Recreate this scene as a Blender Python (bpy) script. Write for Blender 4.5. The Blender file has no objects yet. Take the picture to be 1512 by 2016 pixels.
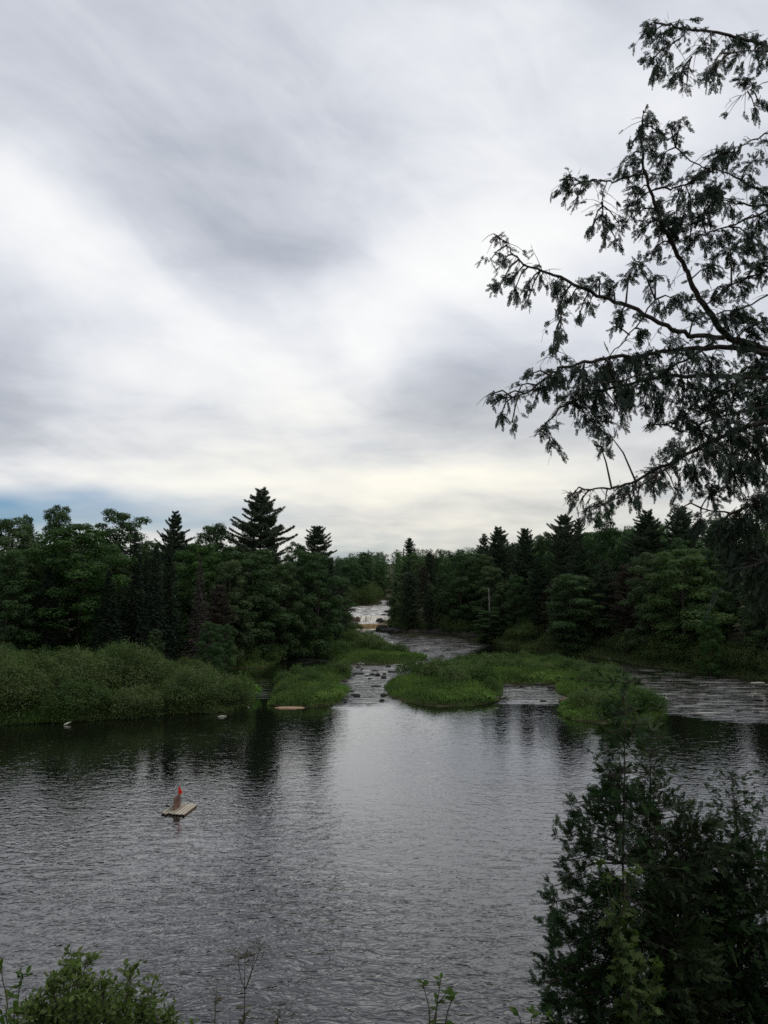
import bpy, math
import numpy as np
from mathutils import Vector

SC = bpy.context.scene
COL = SC.collection
R = math.radians
PI = math.pi

# ------------------------------------------------------------------ camera
F = 1632.0; CX, CY = 756.0, 1008.0; HOR = 1130.0; CZ = 12.0
PITCH = math.atan((HOR - CY) / F)
cam_d = bpy.data.cameras.new('camera'); cam = bpy.data.objects.new('camera', cam_d); COL.objects.link(cam)
cam_d.sensor_fit = 'VERTICAL'; cam_d.sensor_height = 24.0; cam_d.lens = 24.0 * F / 2016.0
cam_d.clip_start = 0.1; cam_d.clip_end = 9000.0
cam.location = (0, 0, CZ); cam.rotation_euler = (PI / 2 + PITCH, 0, 0)
SC.camera = cam

def ray(px, py):
    a = (px - CX) / F; b = (CY - py) / F
    return (a, math.cos(PITCH) - b * math.sin(PITCH), math.sin(PITCH) + b * math.cos(PITCH))
def gnd(px, py, z=0.0):
    d = ray(px, py); t = (z - CZ) / d[2]
    return (d[0] * t, d[1] * t)
def at(px, py, Y):
    d = ray(px, py); t = Y / d[1]
    return np.array((d[0] * t, Y, CZ + d[2] * t))
def azel(px, py):
    d = ray(px, py); n = math.sqrt(sum(c * c for c in d))
    return math.atan2(d[0], d[1]), math.asin(d[2] / n)
def topix(x, y, z):
    c, s = math.cos(PITCH), math.sin(PITCH)
    fy = y * c + (z - CZ) * s; up = -y * s + (z - CZ) * c
    return CX + F * x / fy, CY - F * up / fy

# ------------------------------------------------------------------ node helper
class NT:
    def __init__(s, tree): s.t = tree; s.t.nodes.clear()
    def n(s, typ, props=None, **ins):
        nd = s.t.nodes.new(typ)
        for k, v in (props or {}).items(): setattr(nd, k, v)
        for k, v in ins.items():
            k2 = int(k[1:]) if k[0] == '_' and k[1:].isdigit() else k.replace('__', ' ')
            sock = nd.inputs[k2]
            if isinstance(v, bpy.types.NodeSocket): s.t.links.new(v, sock)
            else: sock.default_value = v
        return nd
    def m(s, op, a, b=0.0, c=None, clamp=False):
        nd = s.t.nodes.new('ShaderNodeMath'); nd.operation = op; nd.use_clamp = clamp
        for i, v in enumerate((a, b) if c is None else (a, b, c)):
            if isinstance(v, bpy.types.NodeSocket): s.t.links.new(v, nd.inputs[i])
            else: nd.inputs[i].default_value = v
        return nd.outputs[0]
    def vm(s, op, a, b=None, sc=None):
        nd = s.t.nodes.new('ShaderNodeVectorMath'); nd.operation = op
        for i, v in enumerate((a, b)):
            if v is None: continue
            if isinstance(v, bpy.types.NodeSocket): s.t.links.new(v, nd.inputs[i])
            else: nd.inputs[i].default_value = v
        if sc is not None: nd.inputs['Scale'].default_value = sc
        return nd
    def mix(s, fac, a, b, blend='MIX'):
        nd = s.t.nodes.new('ShaderNodeMix'); nd.data_type = 'RGBA'; nd.blend_type = blend
        for i, v in ((0, fac), (6, a), (7, b)):
            if isinstance(v, bpy.types.NodeSocket): s.t.links.new(v, nd.inputs[i])
            else: nd.inputs[i].default_value = (tuple(v) + (1,))[:4] if i else v
        return nd.outputs[2]
    def ramp(s, fac, stops, interp='LINEAR'):
        nd = s.t.nodes.new('ShaderNodeValToRGB'); cr = nd.color_ramp; cr.interpolation = interp
        while len(cr.elements) < len(stops): cr.elements.new(0.5)
        for e, (p, c) in zip(cr.elements, stops):
            e.position = p; e.color = (tuple(c) + (1,))[:4] if hasattr(c, '__len__') else (c, c, c, 1)
        s.t.links.new(fac, nd.inputs[0]); return nd.outputs[0]
    def noise(s, vec, scale, detail=3, rough=0.5, dist=0.0, dim='3D'):
        nd = s.n('ShaderNodeTexNoise', {'noise_dimensions': dim}, Scale=scale, Detail=detail, Roughness=rough, Distortion=dist)
        if vec is not None: s.t.links.new(vec, nd.inputs['Vector'])
        return nd
    def l(s, a, b): s.t.links.new(a, b)

# ------------------------------------------------------------------ world: overcast sky with a blue gap
SUN_EL, SUN_AZ = 60.0, 80.0      # azimuth measured from +Y towards +X
world = bpy.data.worlds.new('World'); SC.world = world; world.use_nodes = True
w = NT(world.node_tree)
tc = w.n('ShaderNodeTexCoord')
D = tc.outputs['Generated']
sky = w.n('ShaderNodeTexSky', {'sky_type': 'NISHITA', 'sun_disc': False, 'sun_elevation': R(SUN_EL), 'sun_rotation': R(SUN_AZ)})
sx = w.n('ShaderNodeSeparateXYZ', Vector=D)
az = w.m('ARCTAN2', sx.outputs[0], sx.outputs[1])
el = w.m('ARCSINE', sx.outputs[2])
ae = w.n('ShaderNodeCombineXYZ', X=az, Y=el, Z=0.0).outputs[0]
# cloud deck coordinates: directions projected on a high layer
zz = w.m('ADD', w.m('MAXIMUM', sx.outputs[2], 0.0), 0.16)
deck = w.n('ShaderNodeCombineXYZ', X=w.m('DIVIDE', sx.outputs[0], zz), Y=w.m('DIVIDE', sx.outputs[1], zz), Z=0.0).outputs[0]
wn = w.noise(deck, 0.9, 4, 0.5)
warp = w.vm('SCALE', w.vm('SUBTRACT', wn.outputs['Color'], (0.5, 0.5, 0.5)).outputs[0], sc=0.30).outputs[0]
wn2 = w.noise(ae, 3.2, 3, 0.5)
warp2 = w.vm('SCALE', w.vm('SUBTRACT', wn2.outputs['Color'], (0.5, 0.5, 0.5)).outputs[0], sc=0.16).outputs[0]
aew = w.vm('ADD', ae, w.vm('ADD', w.vm('MULTIPLY', warp, (0.25, 0.2, 0)).outputs[0], w.vm('MULTIPLY', warp2, (1, 1, 0)).outputs[0]).outputs[0]).outputs[0]
dk2 = w.vm('ADD', w.vm('MULTIPLY', deck, (1.0, 1.0, 1)).outputs[0], warp).outputs[0]
n1 = w.noise(dk2, 0.75, 5, 0.48).outputs['Fac']
n2 = w.noise(w.vm('MULTIPLY', deck, (0.75, 1.15, 1)).outputs[0], 1.5, 5, 0.52, 0.4).outputs['Fac']
val = w.m('MULTIPLY_ADD', w.m('SUBTRACT', n1, 0.5), 0.55, 0.62)
val = w.m('MULTIPLY_ADD', w.m('SUBTRACT', n2, 0.5), 0.22, val)
n3 = w.noise(dk2, 2.6, 6, 0.55, 0.3).outputs['Fac']
val = w.m('MULTIPLY_ADD', w.m('SUBTRACT', n3, 0.5), 0.42, val)
mpd = w.n('ShaderNodeMapping', {'vector_type': 'TEXTURE'}, Vector=aew); mpd.inputs['Rotation'].default_value = (0, 0, R(-27)); mpd.inputs['Scale'].default_value = (0.42, 0.13, 1)
n4 = w.noise(mpd.outputs[0], 1.0, 6, 0.6, 0.5).outputs['Fac']
val = w.m('MULTIPLY_ADD', w.m('SUBTRACT', n4, 0.5), 0.46, val)
def blob(px, py, rx, ry, rot, amp, src=None, p=1.0):
    global val
    a, e = azel(px, py)
    mp = w.n('ShaderNodeMapping', {'vector_type': 'TEXTURE'}, Vector=aew)
    mp.inputs['Location'].default_value = (a, e, 0)
    mp.inputs['Rotation'].default_value = (0, 0, R(rot))
    mp.inputs['Scale'].default_value = (rx / F, ry / F, 1)
    ln = w.vm('LENGTH', mp.outputs[0]).outputs['Value']
    g = w.m('EXPONENT', w.m('MULTIPLY', w.m('MULTIPLY', ln, ln), -1.0))
    val = w.m('MULTIPLY_ADD', g, amp, val) if src is None else w.m('MULTIPLY_ADD', g, amp, src)
    return val
for b in [(470, 440, 220, 120, -25, -0.12), (640, 530, 130, 60, 10, -0.20), (330, 300, 220, 100, -15, -0.02), (620, 320, 200, 80, 15, -0.06),
          (890, 760, 170, 85, 25, -0.30), (20, 760, 90, 150, 30, -0.26), (260, 800, 260, 40, -25, -0.06),
          (260, 590, 420, 60, -28, 0.24), (560, 850, 420, 70, -18, 0.20), (860, 560, 260, 110, 15, 0.20),
          (1050, 480, 250, 200, 0, 0.12), (700, 680, 160, 60, -20, 0.18), (950, 930, 420, 38, 4, 0.16), (1050, 200, 300, 200, 0, 0.10),
          (150, 100, 500, 160, 0, -0.08), (1400, 330, 250, 120, 0, -0.10), (950, 1000, 200, 22, 0, -0.16), (300, 930, 500, 40, 0, 0.18),
          (750, 1000, 600, 60, 0, 0.05)]:
    blob(*b)
blob(756, -2600, 2600, 900, 0, -0.20)      # unseen dark cloud added above the view to darken the near water's reflection
# clearing overhead behind the viewer stays plain cloud
cc = w.ramp(val, [(0.0, (0.25, 0.28, 0.335)), (0.25, (0.34, 0.375, 0.435)), (0.5, (0.55, 0.58, 0.65)),
                  (0.72, (0.77, 0.79, 0.83)), (0.95, (0.93, 0.935, 0.92))], 'B_SPLINE')
# warm, thin cloud near the horizon
warm = w.n('ShaderNodeMapRange', {'interpolation_type': 'SMOOTHSTEP'}, Value=el).outputs[0]
wm = warm.node; wm.inputs['From Min'].default_value = 0.30; wm.inputs['From Max'].default_value = 0.02
azg = w.m('EXPONENT', w.m('MULTIPLY', w.m('POWER', w.m('MULTIPLY', w.m('SUBTRACT', az, 0.12), 2.2), 2.0), -1.0))
warmf = w.m('MULTIPLY', warm, w.m('MULTIPLY_ADD', azg, 0.8, 0.2))
cc = w.mix(warmf, cc, w.mix(1.0, cc, (1.0, 0.955, 0.82), 'MULTIPLY'))
cc10 = w.vm('SCALE', cc, sc=10.8).outputs[0]
cover = w.m('MULTIPLY_ADD', n2, 0.5, 0.78)
for b in [(20, 988, 330, 34, 3, -0.85), (330, 1022, 240, 20, 4, -0.55), (660, 1075, 150, 20, 4, -0.6), (-400, 980, 300, 60, 0, -0.6)]:
    cover = blob(*b, src=cover)
cover = w.m('MINIMUM', w.m('MAXIMUM', cover, 0.0), 1.0)
skyc = w.vm('MULTIPLY', sky.outputs[0], (0.55, 0.76, 1.05)).outputs[0]
fin = w.mix(cover, skyc, cc10)
bg = w.n('ShaderNodeBackground', Color=fin, Strength=0.1)
w.l(bg.outputs[0], w.n('ShaderNodeOutputWorld').inputs[0])

sl = bpy.data.lights.new('sun', 'SUN'); sl.energy = 1.5; sl.angle = R(28); sl.color = (1.0, 0.96, 0.9)
so = bpy.data.objects.new('sun', sl); COL.objects.link(so)
sd = Vector((math.sin(R(SUN_AZ)) * math.cos(R(SUN_EL)), math.cos(R(SUN_AZ)) * math.cos(R(SUN_EL)), math.sin(R(SUN_EL))))
so.rotation_euler = sd.to_track_quat('Z', 'Y').to_euler(); so.location = (0, 0, 60)

SC.view_settings.view_transform = 'Standard'; SC.view_settings.look = 'None'
SC.view_settings.exposure = 0.0; SC.view_settings.gamma = 1.0
SC.render.engine = 'CYCLES'
cy = SC.cycles
cy.max_bounces = 5; cy.diffuse_bounces = 3; cy.glossy_bounces = 3; cy.transmission_bounces = 3; cy.transparent_max_bounces = 6
cy.sample_clamp_indirect = 4.0
cy.use_denoising = False; cy.use_adaptive_sampling = False; cy.pixel_filter_type = 'BLACKMAN_HARRIS'; cy.filter_width = 1.6

# ------------------------------------------------------------------ object helpers
def tag(o, label=None, cat=None, group=None, kind=None):
    if label: o['label'] = label
    if cat: o['category'] = cat
    if group: o['group'] = group
    if kind: o['kind'] = kind
    return o
def empty(name, loc=(0, 0, 0), rz=0.0):
    o = bpy.data.objects.new(name, None); COL.objects.link(o)
    o.location = tuple(float(c) for c in loc); o.rotation_euler = (0, 0, rz); o.empty_display_size = 0.3
    return o
def copy_tree(o, parent=None):
    c = o.copy(); COL.objects.link(c); c.parent = parent
    for ch in KIDS.get(o.name, []): 
        d = ch.copy(); COL.objects.link(d); d.parent = c
    return c
KIDS = {}
class MB:
    def __init__(s): s.V = []; s.F = []; s.T = []; s.off = 0
    def add(s, V, Fa, tint=0.5):
        V = np.asarray(V, float).reshape(-1, 3); Fa = np.asarray(Fa, int)
        s.V.append(V); s.F.append(Fa + s.off); s.off += len(V)
        t = np.asarray(tint, float)
        s.T.append(np.full(len(V), float(t)) if t.ndim == 0 else t)
    def tube(s, P, rad, n=6, tint=0.5, cap=True):
        P = np.asarray(P, float); rad = np.broadcast_to(np.asarray(rad, float), (len(P),))
        d = np.gradient(P, axis=0); d /= np.linalg.norm(d, axis=1)[:, None] + 1e-9
        ref = np.array((0, 0, 1.0)) if abs(d[0][2]) < 0.9 else np.array((1.0, 0, 0))
        u = np.cross(d, ref); u /= np.linalg.norm(u, axis=1)[:, None] + 1e-9
        v = np.cross(d, u)
        a = np.arange(n) * 2 * PI / n
        V = P[:, None] + rad[:, None, None] * (np.cos(a)[None, :, None] * u[:, None] + np.sin(a)[None, :, None] * v[:, None])
        i = np.arange(len(P) - 1)[:, None] * n; j = np.arange(n)[None]; k = (j + 1) % n
        q = np.stack([i + j, i + k, i + n + k, i + n + j], -1).reshape(-1, 4)
        s.add(V.reshape(-1, 3), q, tint)
    def box(s, c, hx, hy, hz, ax=(1, 0, 0), tint=0.5, bev=0.0):
        ax = np.array(ax, float); ax /= np.linalg.norm(ax); ay = np.cross((0, 0, 1.0), ax); az_ = np.cross(ax, ay)
        V = []
        for a in (-1, 1):
            for b in (-1, 1):
                for d in (-1, 1): V.append(np.array(c) + ax * a * hx + ay * b * hy + az_ * d * hz)
        s.add(V, [(0, 1, 3, 2), (4, 6, 7, 5), (0, 4, 5, 1), (2, 3, 7, 6), (0, 2, 6, 4), (1, 5, 7, 3)], tint)
    def leaves(s, P, N, ln, wd, rng, tint, up=None):
        P = np.asarray(P, float); n = len(P)
        N = N / (np.linalg.norm(N, axis=1)[:, None] + 1e-9)
        r = rng.normal(size=(n, 3)) if up is None else np.asarray(up, float)
        u = r - (r * N).sum(1)[:, None] * N; u /= np.linalg.norm(u, axis=1)[:, None] + 1e-9
        v = np.cross(N, u)
        ln = np.broadcast_to(np.asarray(ln, float), (n,))[:, None]; wd = np.broadcast_to(np.asarray(wd, float), (n,))[:, None]
        V = np.stack([P - u * ln / 2, P + v * wd / 2, P + u * ln / 2, P - v * wd / 2], 1).reshape(-1, 3)
        q = np.arange(n * 4).reshape(n, 4)
        t = np.broadcast_to(np.asarray(tint, float), (n,))
        s.add(V, q, np.repeat(t, 4))
    def mesh(s, name, mat, smooth=False):
        me = bpy.data.meshes.new(name)
        V = np.concatenate(s.V); T = np.concatenate(s.T)
        me.vertices.add(len(V)); me.vertices.foreach_set('co', V.astype(np.float32).ravel())
        li = np.concatenate([f.ravel() for f in s.F]); lt = np.concatenate([np.full(len(f), f.shape[1]) for f in s.F])
        me.loops.add(len(li)); me.loops.foreach_set('vertex_index', li.astype(np.int32))
        me.polygons.add(len(lt)); ls = np.concatenate([[0], np.cumsum(lt)[:-1]])
        me.polygons.foreach_set('loop_start', ls.astype(np.int32)); me.polygons.foreach_set('loop_total', lt.astype(np.int32))
        me.polygons.foreach_set('use_smooth', np.full(len(lt), smooth))
        at_ = me.attributes.new('tint', 'FLOAT', 'POINT'); at_.data.foreach_set('value', T.astype(np.float32))
        me.update(calc_edges=True); me.materials.append(mat)
        return me
    def obj(s, name, mat, parent=None, smooth=False):
        o = bpy.data.objects.new(name, s.mesh(name, mat, smooth)); COL.objects.link(o)
        if parent is not None: o.parent = parent; KIDS.setdefault(parent.name, []).append(o)
        return o

# ------------------------------------------------------------------ materials
def newmat(name):
    m = bpy.data.materials.new(name); m.use_nodes = True
    return m, NT(m.node_tree)
def leafmat(name, a, b, transl=0.3, var=0.25, rough=0.6, tb=(1.1, 1.5, 0.6), spec=0.10):
    m, t = newmat(name)
    tint = t.n('ShaderNodeAttribute', {'attribute_name': 'tint'}).outputs['Fac']
    oi = t.n('ShaderNodeObjectInfo').outputs['Random']
    c = t.mix(tint, a, b)
    hs = t.n('ShaderNodeHueSaturation', Color=c, Hue=t.m('MULTIPLY_ADD', oi, -0.035, 0.518),
             Value=t.m('MULTIPLY_ADD', oi, var * 2, 1 - var), Saturation=t.m('MULTIPLY_ADD', oi, -0.15, 0.98))
    c = hs.outputs[0]
    p = t.n('ShaderNodeBsdfPrincipled', Base__Color=c, Roughness=rough)
    p.inputs['Specular IOR Level'].default_value = spec
    tr = t.n('ShaderNodeBsdfTranslucent', Color=t.mix(1.0, c, tb, 'MULTIPLY'))
    mx = t.n('ShaderNodeMixShader', _0=transl, _1=p.outputs[0], _2=tr.outputs[0])
    t.l(mx.outputs[0], t.n('ShaderNodeOutputMaterial').inputs[0])
    return m
def barkmat(name, a, b, scale=6, zs=0.2, bump=0.4):
    m, t = newmat(name)
    co = t.n('ShaderNodeTexCoord').outputs['Object']
    n = t.noise(t.vm('MULTIPLY', co, (1, 1, zs)).outputs[0], scale, 5, 0.65).outputs['Fac']
    c = t.ramp(n, [(0.3, a), (0.7, b)])
    bp = t.n('ShaderNodeBump', Strength=bump, Distance=0.02, Height=n)
    p = t.n('ShaderNodeBsdfPrincipled', Base__Color=c, Roughness=0.9, Normal=bp.outputs[0])
    p.inputs['Specular IOR Level'].default_value = 0.2
    t.l(p.outputs[0], t.n('ShaderNodeOutputMaterial').inputs[0])
    return m
M = {}
M['broad'] = leafmat('broad_leaves', (0.026, 0.049, 0.021), (0.054, 0.095, 0.029), 0.30, 0.14)
M['bright'] = leafmat('light_leaves', (0.034, 0.062, 0.020), (0.068, 0.118, 0.028), 0.35, 0.12)
M['pine'] = leafmat('pine_needles', (0.026, 0.044, 0.025), (0.045, 0.070, 0.036), 0.15, 0.2)
M['spruce'] = leafmat('spruce_needles', (0.018, 0.032, 0.021), (0.034, 0.052, 0.034), 0.12, 0.2)
M['dead'] = leafmat('dead_needles', (0.050, 0.042, 0.038), (0.085, 0.070, 0.060), 0.1, 0.1, tb=(1, 1, 1))
M['brown'] = leafmat('brown_needles', (0.040, 0.034, 0.024), (0.065, 0.055, 0.036), 0.15, 0.2, tb=(1, 1, 0.8))
M['alder'] = leafmat('alder_leaves', (0.038, 0.060, 0.020), (0.080, 0.115, 0.030), 0.3, 0.18)
M['willow'] = leafmat('willow_leaves', (0.040, 0.072, 0.020), (0.078, 0.126, 0.030), 0.3, 0.2)
M['fern'] = leafmat('fern_leaves', (0.075, 0.140, 0.022), (0.120, 0.210, 0.032), 0.35, 0.15)
M['grass'] = leafmat('grass_blades', (0.045, 0.078, 0.019), (0.102, 0.165, 0.031), 0.3, 0.05)
M['cedar'] = leafmat('cedar_sprays', (0.023, 0.038, 0.027), (0.042, 0.066, 0.040), 0.15, 0.05, tb=(1.1, 1.5, 0.7))
M['ycedar'] = leafmat('young_cedar_sprays', (0.015, 0.031, 0.012), (0.036, 0.066, 0.018), 0.15, 0.08, tb=(1.1, 1.5, 0.7))
M['shrub'] = leafmat('shrub_leaves', (0.048, 0.080, 0.016), (0.090, 0.135, 0.026), 0.35, 0.1)
M['maple'] = leafmat('maple_leaves', (0.036, 0.062, 0.016), (0.068, 0.100, 0.024), 0.35, 0.05)
M['seed'] = leafmat('seed_heads', (0.060, 0.058, 0.035), (0.10, 0.09, 0.055), 0.2, 0.05, tb=(1, 1, 0.9))
M['bark'] = barkmat('dark_bark', (0.025, 0.020, 0.016), (0.075, 0.062, 0.050))
M['cedarbark'] = barkmat('cedar_bark', (0.020, 0.016, 0.013), (0.055, 0.045, 0.037), 30, 0.3)
M['pale'] = barkmat('pale_bark', (0.22, 0.21, 0.19), (0.42, 0.40, 0.37), 5, 0.5)
M['drift'] = barkmat('bleached_wood', (0.30, 0.28, 0.24), (0.52, 0.49, 0.43), 12, 0.5)
M['stem'] = barkmat('plant_stem', (0.045, 0.045, 0.028), (0.080, 0.075, 0.045), 30, 0.4)

def rockmat(name, a, b):
    m, t = newmat(name)
    co = t.n('ShaderNodeTexCoord').outputs['Object']
    n = t.noise(co, 3.0, 6, 0.6).outputs['Fac']
    c = t.ramp(n, [(0.3, a), (0.7, b)])
    bp = t.n('ShaderNodeBump', Strength=0.6, Distance=0.05, Height=n)
    p = t.n('ShaderNodeBsdfPrincipled', Base__Color=c, Roughness=0.75, Normal=bp.outputs[0])
    p.inputs['Specular IOR Level'].default_value = 0.25
    t.l(p.outputs[0], t.n('ShaderNodeOutputMaterial').inputs[0]); return m
M['rock'] = rockmat('wet_rock', (0.010, 0.010, 0.008), (0.036, 0.033, 0.026))
M['brownrock'] = rockmat('brown_rock', (0.05, 0.035, 0.025), (0.12, 0.085, 0.06))
M['sand'] = rockmat('sand_bar', (0.19, 0.125, 0.075), (0.30, 0.21, 0.13))

# ------------------------------------------------------------------ land polygons
G = lambda L: [gnd(*p) for p in L]
LEFT = [(3, 3000), (3, 252), (-1, 248), (-0.6, 240), (-1, 222), (-10, 219), (-15, 205), (-15, 186), (-7.6, 181.5)] + \
    G([(706, 1242), (702, 1252), (690, 1262), (668, 1270), (640, 1279), (585, 1285), (560, 1297), (520, 1314), (455, 1317), (440, 1326),
       (485, 1346), (500, 1372), (487, 1390), (430, 1402), (330, 1406), (200, 1415), (130, 1422), (60, 1425), (0, 1428), (-400, 1445)]) + \
    [(-90, 58), (-150, 40), (-700, 30), (-700, 3000)]
RIGHT = [(3, 3000), (3, 252), (2.8, 240), (1.4, 215), (0, 190), (-1.8, 183)] + \
    G([(733, 1241), (780, 1250), (850, 1253), (940, 1259), (1000, 1270), (1060, 1278), (1140, 1290), (1200, 1299), (1300, 1316), (1400, 1329),
       (1512, 1340), (1700, 1356), (2000, 1372)]) + [(110, 62), (160, 40), (700, 30), (700, 3000)]
ISL_A = G([(533, 1388), (560, 1393), (600, 1393), (645, 1390), (668, 1384), (676, 1366), (664, 1352), (672, 1338), (690, 1330), (690, 1322), (640, 1326), (600, 1332), (556, 1344), (537, 1362)])
ISL_B = G([(756, 1348), (768, 1370), (800, 1384), (860, 1391), (930, 1390), (965, 1385), (985, 1370), (983, 1350), (1010, 1346), (1060, 1346), (1098, 1350), (1096, 1362), (1118, 1371),
           (1138, 1380), (1110, 1393), (1108, 1406), (1130, 1418), (1200, 1427), (1280, 1423), (1304, 1408), (1288, 1387), (1250, 1363), (1224, 1347),
           (1180, 1328), (1130, 1312), (1060, 1305), (950, 1306), (890, 1312), (862, 1326), (805, 1340)])
ISL_C = G([(654, 1302), (690, 1309), (760, 1309), (826, 1303), (836, 1298), (790, 1284), (752, 1268), (715, 1260), (690, 1268), (668, 1276), (656, 1288)])
def inside(x, y, poly):
    x = np.asarray(x); y = np.asarray(y); c = np.zeros(x.shape, bool); n = len(poly)
    for i in range(n):
        x1, y1 = poly[i]; x2, y2 = poly[(i + 1) % n]
        if y1 == y2: continue
        c ^= ((y1 > y) != (y2 > y)) & (x < (x2 - x1) * (y - y1) / (y2 - y1) + x1)
    return c
def sdist(x, y, poly):
    x = np.asarray(x, float); y = np.asarray(y, float); d = np.full(x.shape, 1e9); n = len(poly)
    for i in range(n):
        x1, y1 = poly[i]; x2, y2 = poly[(i + 1) % n]; dx, dy = x2 - x1, y2 - y1
        t = np.clip(((x - x1) * dx + (y - y1) * dy) / (dx * dx + dy * dy + 1e-9), 0, 1)
        d = np.minimum(d, np.hypot(x - x1 - t * dx, y - y1 - t * dy))
    return np.where(inside(x, y, poly), d, -d)
def lnoise(x, y, s, seed=0):
    r = np.random.default_rng(seed); o = 0
    for k in range(5):
        a, p = r.uniform(0, 2 * PI), r.uniform(0, 2 * PI); f = r.uniform(0.6, 1.6) / s
        o = o + np.sin((x * math.cos(a) + y * math.sin(a)) * f + p + 1.3 * np.sin((x * math.sin(a) - y * math.cos(a)) * f * 0.7 + p))
    return o / 5
def sstep(a, b, v):
    t = np.clip((v - a) / (b - a), 0, 1); return t * t * (3 - 2 * t)
def wlev(y):   # water level going up the falls
    y = np.asarray(y, float)
    return 1.15 * sstep(181.6, 182.3, y) + 0.12 * sstep(182.3, 188, y) + 1.25 * sstep(188.6, 190.2, y) + 0.3 * sstep(194, 195.5, y) + 0.3 * sstep(201, 202.5, y) + \
        0.25 * sstep(208, 209.5, y) + 0.25 * sstep(218, 224, y) + 0.5 * sstep(232, 240, y)
def height(x, y):
    x = np.asarray(x, float); y = np.asarray(y, float)
    dl, dr = sdist(x, y, LEFT), sdist(x, y, RIGHT)
    di = np.maximum(np.maximum(sdist(x, y, ISL_A), sdist(x, y, ISL_B)), sdist(x, y, ISL_C))
    dm = np.maximum(dl, dr) + 0.6 * lnoise(x, y, 2.2, 5)
    di = di + 0.25 * lnoise(x, y, 1.2, 6)
    wl = wlev(y)
    land = 0.9 * (1 - np.exp(-np.maximum(dm, 0) / 5.0)) + 0.02 * np.maximum(dm, 0) + 0.10 * np.clip(dr - 8, 0, 90) * sstep(0, 20, x) * sstep(800, 200, y)
    land = land + 0.035 * np.clip(y - 255, 0, 500) * sstep(120, 0, np.abs(x)) + 0.5 * lnoise(x, y, 15, 7) * sstep(2, 12, dm)
    isl = 0.5 * (1 - np.exp(-np.maximum(di, 0) / 1.2))
    h = np.where(dm > 0, land, np.maximum(dm * 0.35, -1.6))
    h = np.where(di > 0, isl, np.maximum(h, np.maximum(di * 0.35, -1.6)) if True else h)
    h = h + wl
    nb = (14.5 + 1.2 * lnoise(x, y, 6, 8) - y)
    bluff = np.where(nb > 0, np.minimum(nb * 0.86, 10.35 + 0.15 * lnoise(x, y, 2, 9)), np.maximum(nb * 0.4, -1.6))
    return np.maximum(h, bluff)
def hz(x, y): return float(height(np.array([x]), np.array([y]))[0])

# ------------------------------------------------------------------ terrain
def axis(a, b, st, lo, hi, g=1.22):
    c = list(np.arange(a, b + 1e-6, st)); s = st
    while c[-1] < hi: s *= g; c.append(c[-1] + s)
    s = st
    while c[0] > lo: s *= g; c.insert(0, c[0] - s)
    return np.array(c)
def gridmesh(xs, ys, z, name, mat, attrs=None, smooth=True):
    X, Y = np.meshgrid(xs, ys); nx, ny = len(xs), len(ys)
    V = np.stack([X, Y, z], -1).reshape(-1, 3)
    i = np.arange(ny - 1)[:, None] * nx; j = np.arange(nx - 1)[None]
    q = np.stack([i + j, i + j + 1, i + nx + j + 1, i + nx + j], -1).reshape(-1, 4)
    mb = MB(); mb.add(V, q, (attrs.ravel() if attrs is not None else 0.0))
    return mb.obj(name, mat, smooth=smooth)
m, t = newmat('forest_ground'); M['ground'] = m
gco = t.n('ShaderNodeNewGeometry').outputs['Position']
gn = t.noise(gco, 0.5, 6, 0.6).outputs['Fac']; gn2 = t.noise(gco, 5.0, 5, 0.6).outputs['Fac']
gc = t.mix(t.ramp(gn, [(0.4, 0), (0.6, 1)]), (0.030, 0.024, 0.016), (0.034, 0.050, 0.018))
gc = t.mix(t.ramp(gn2, [(0.35, 0), (0.7, 1)]), gc, (0.050, 0.042, 0.026))
p = t.n('ShaderNodeBsdfPrincipled', Base__Color=gc, Roughness=0.95, Normal=t.n('ShaderNodeBump', Strength=0.6, Distance=0.08, Height=gn2).outputs[0])
p.inputs['Specular IOR Level'].default_value = 0.1
t.l(p.outputs[0], t.n('ShaderNodeOutputMaterial').inputs[0])
xs = axis(-70, 75, 0.75, -2600, 2600); ys = axis(4, 226, 0.75, -60, 3600)
X, Y = np.meshgrid(xs, ys)
tag(gridmesh(xs, ys, height(X, Y), 'ground', M['ground']), 'forest ground and river bed', None, None, 'structure')

# ------------------------------------------------------------------ water
m, t = newmat('river_water'); M['water'] = m
pos = t.n('ShaderNodeNewGeometry').outputs['Position']
rap = t.n('ShaderNodeAttribute', {'attribute_name': 'tint'}).outputs['Fac']
def wv(rot, sx_, sy_, sc, det, rough, dist, seed):
    mp = t.n('ShaderNodeMapping', Vector=pos); mp.inputs['Rotation'].default_value = (0, 0, R(rot)); mp.inputs['Scale'].default_value = (sx_, sy_, 1)
    mp.inputs['Location'].default_value = (seed, seed * 1.7, 0)
    return t.noise(mp.outputs[0], sc, det, rough, dist).outputs['Fac']
def ridge(x):   # rounded crest, narrow trough
    return t.m('SUBTRACT', 1.0, t.m('ABSOLUTE', t.m('MULTIPLY_ADD', x, 2.0, -1.0)))
big = wv(-24, 0.6, 1.0, 0.7, 2, 0.5, 0.4, 3)
mid = wv(22, 0.62, 1.0, 1.7, 3, 0.55, 0.6, 11)
mid2 = wv(-32, 0.58, 1.0, 2.0, 2, 0.5, 0.6, 17)
fine = wv(-5, 0.7, 1.0, 8.0, 2, 0.6, 0.3, 23)
gust = t.noise(pos, 0.06, 2, 0.5, 0.0).outputs['Fac']
py_ = t.n('ShaderNodeSeparateXYZ', Vector=pos).outputs[1]
shel = t.n('ShaderNodeMapRange', {'interpolation_type': 'SMOOTHSTEP'}, Value=py_).outputs[0]      # sheltered under the far banks, choppier in the open pool
shel.node.inputs['From Min'].default_value = 20; shel.node.inputs['From Max'].default_value = 56; shel.node.inputs['To Min'].default_value = 0.80; shel.node.inputs['To Max'].default_value = 0.16
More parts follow.
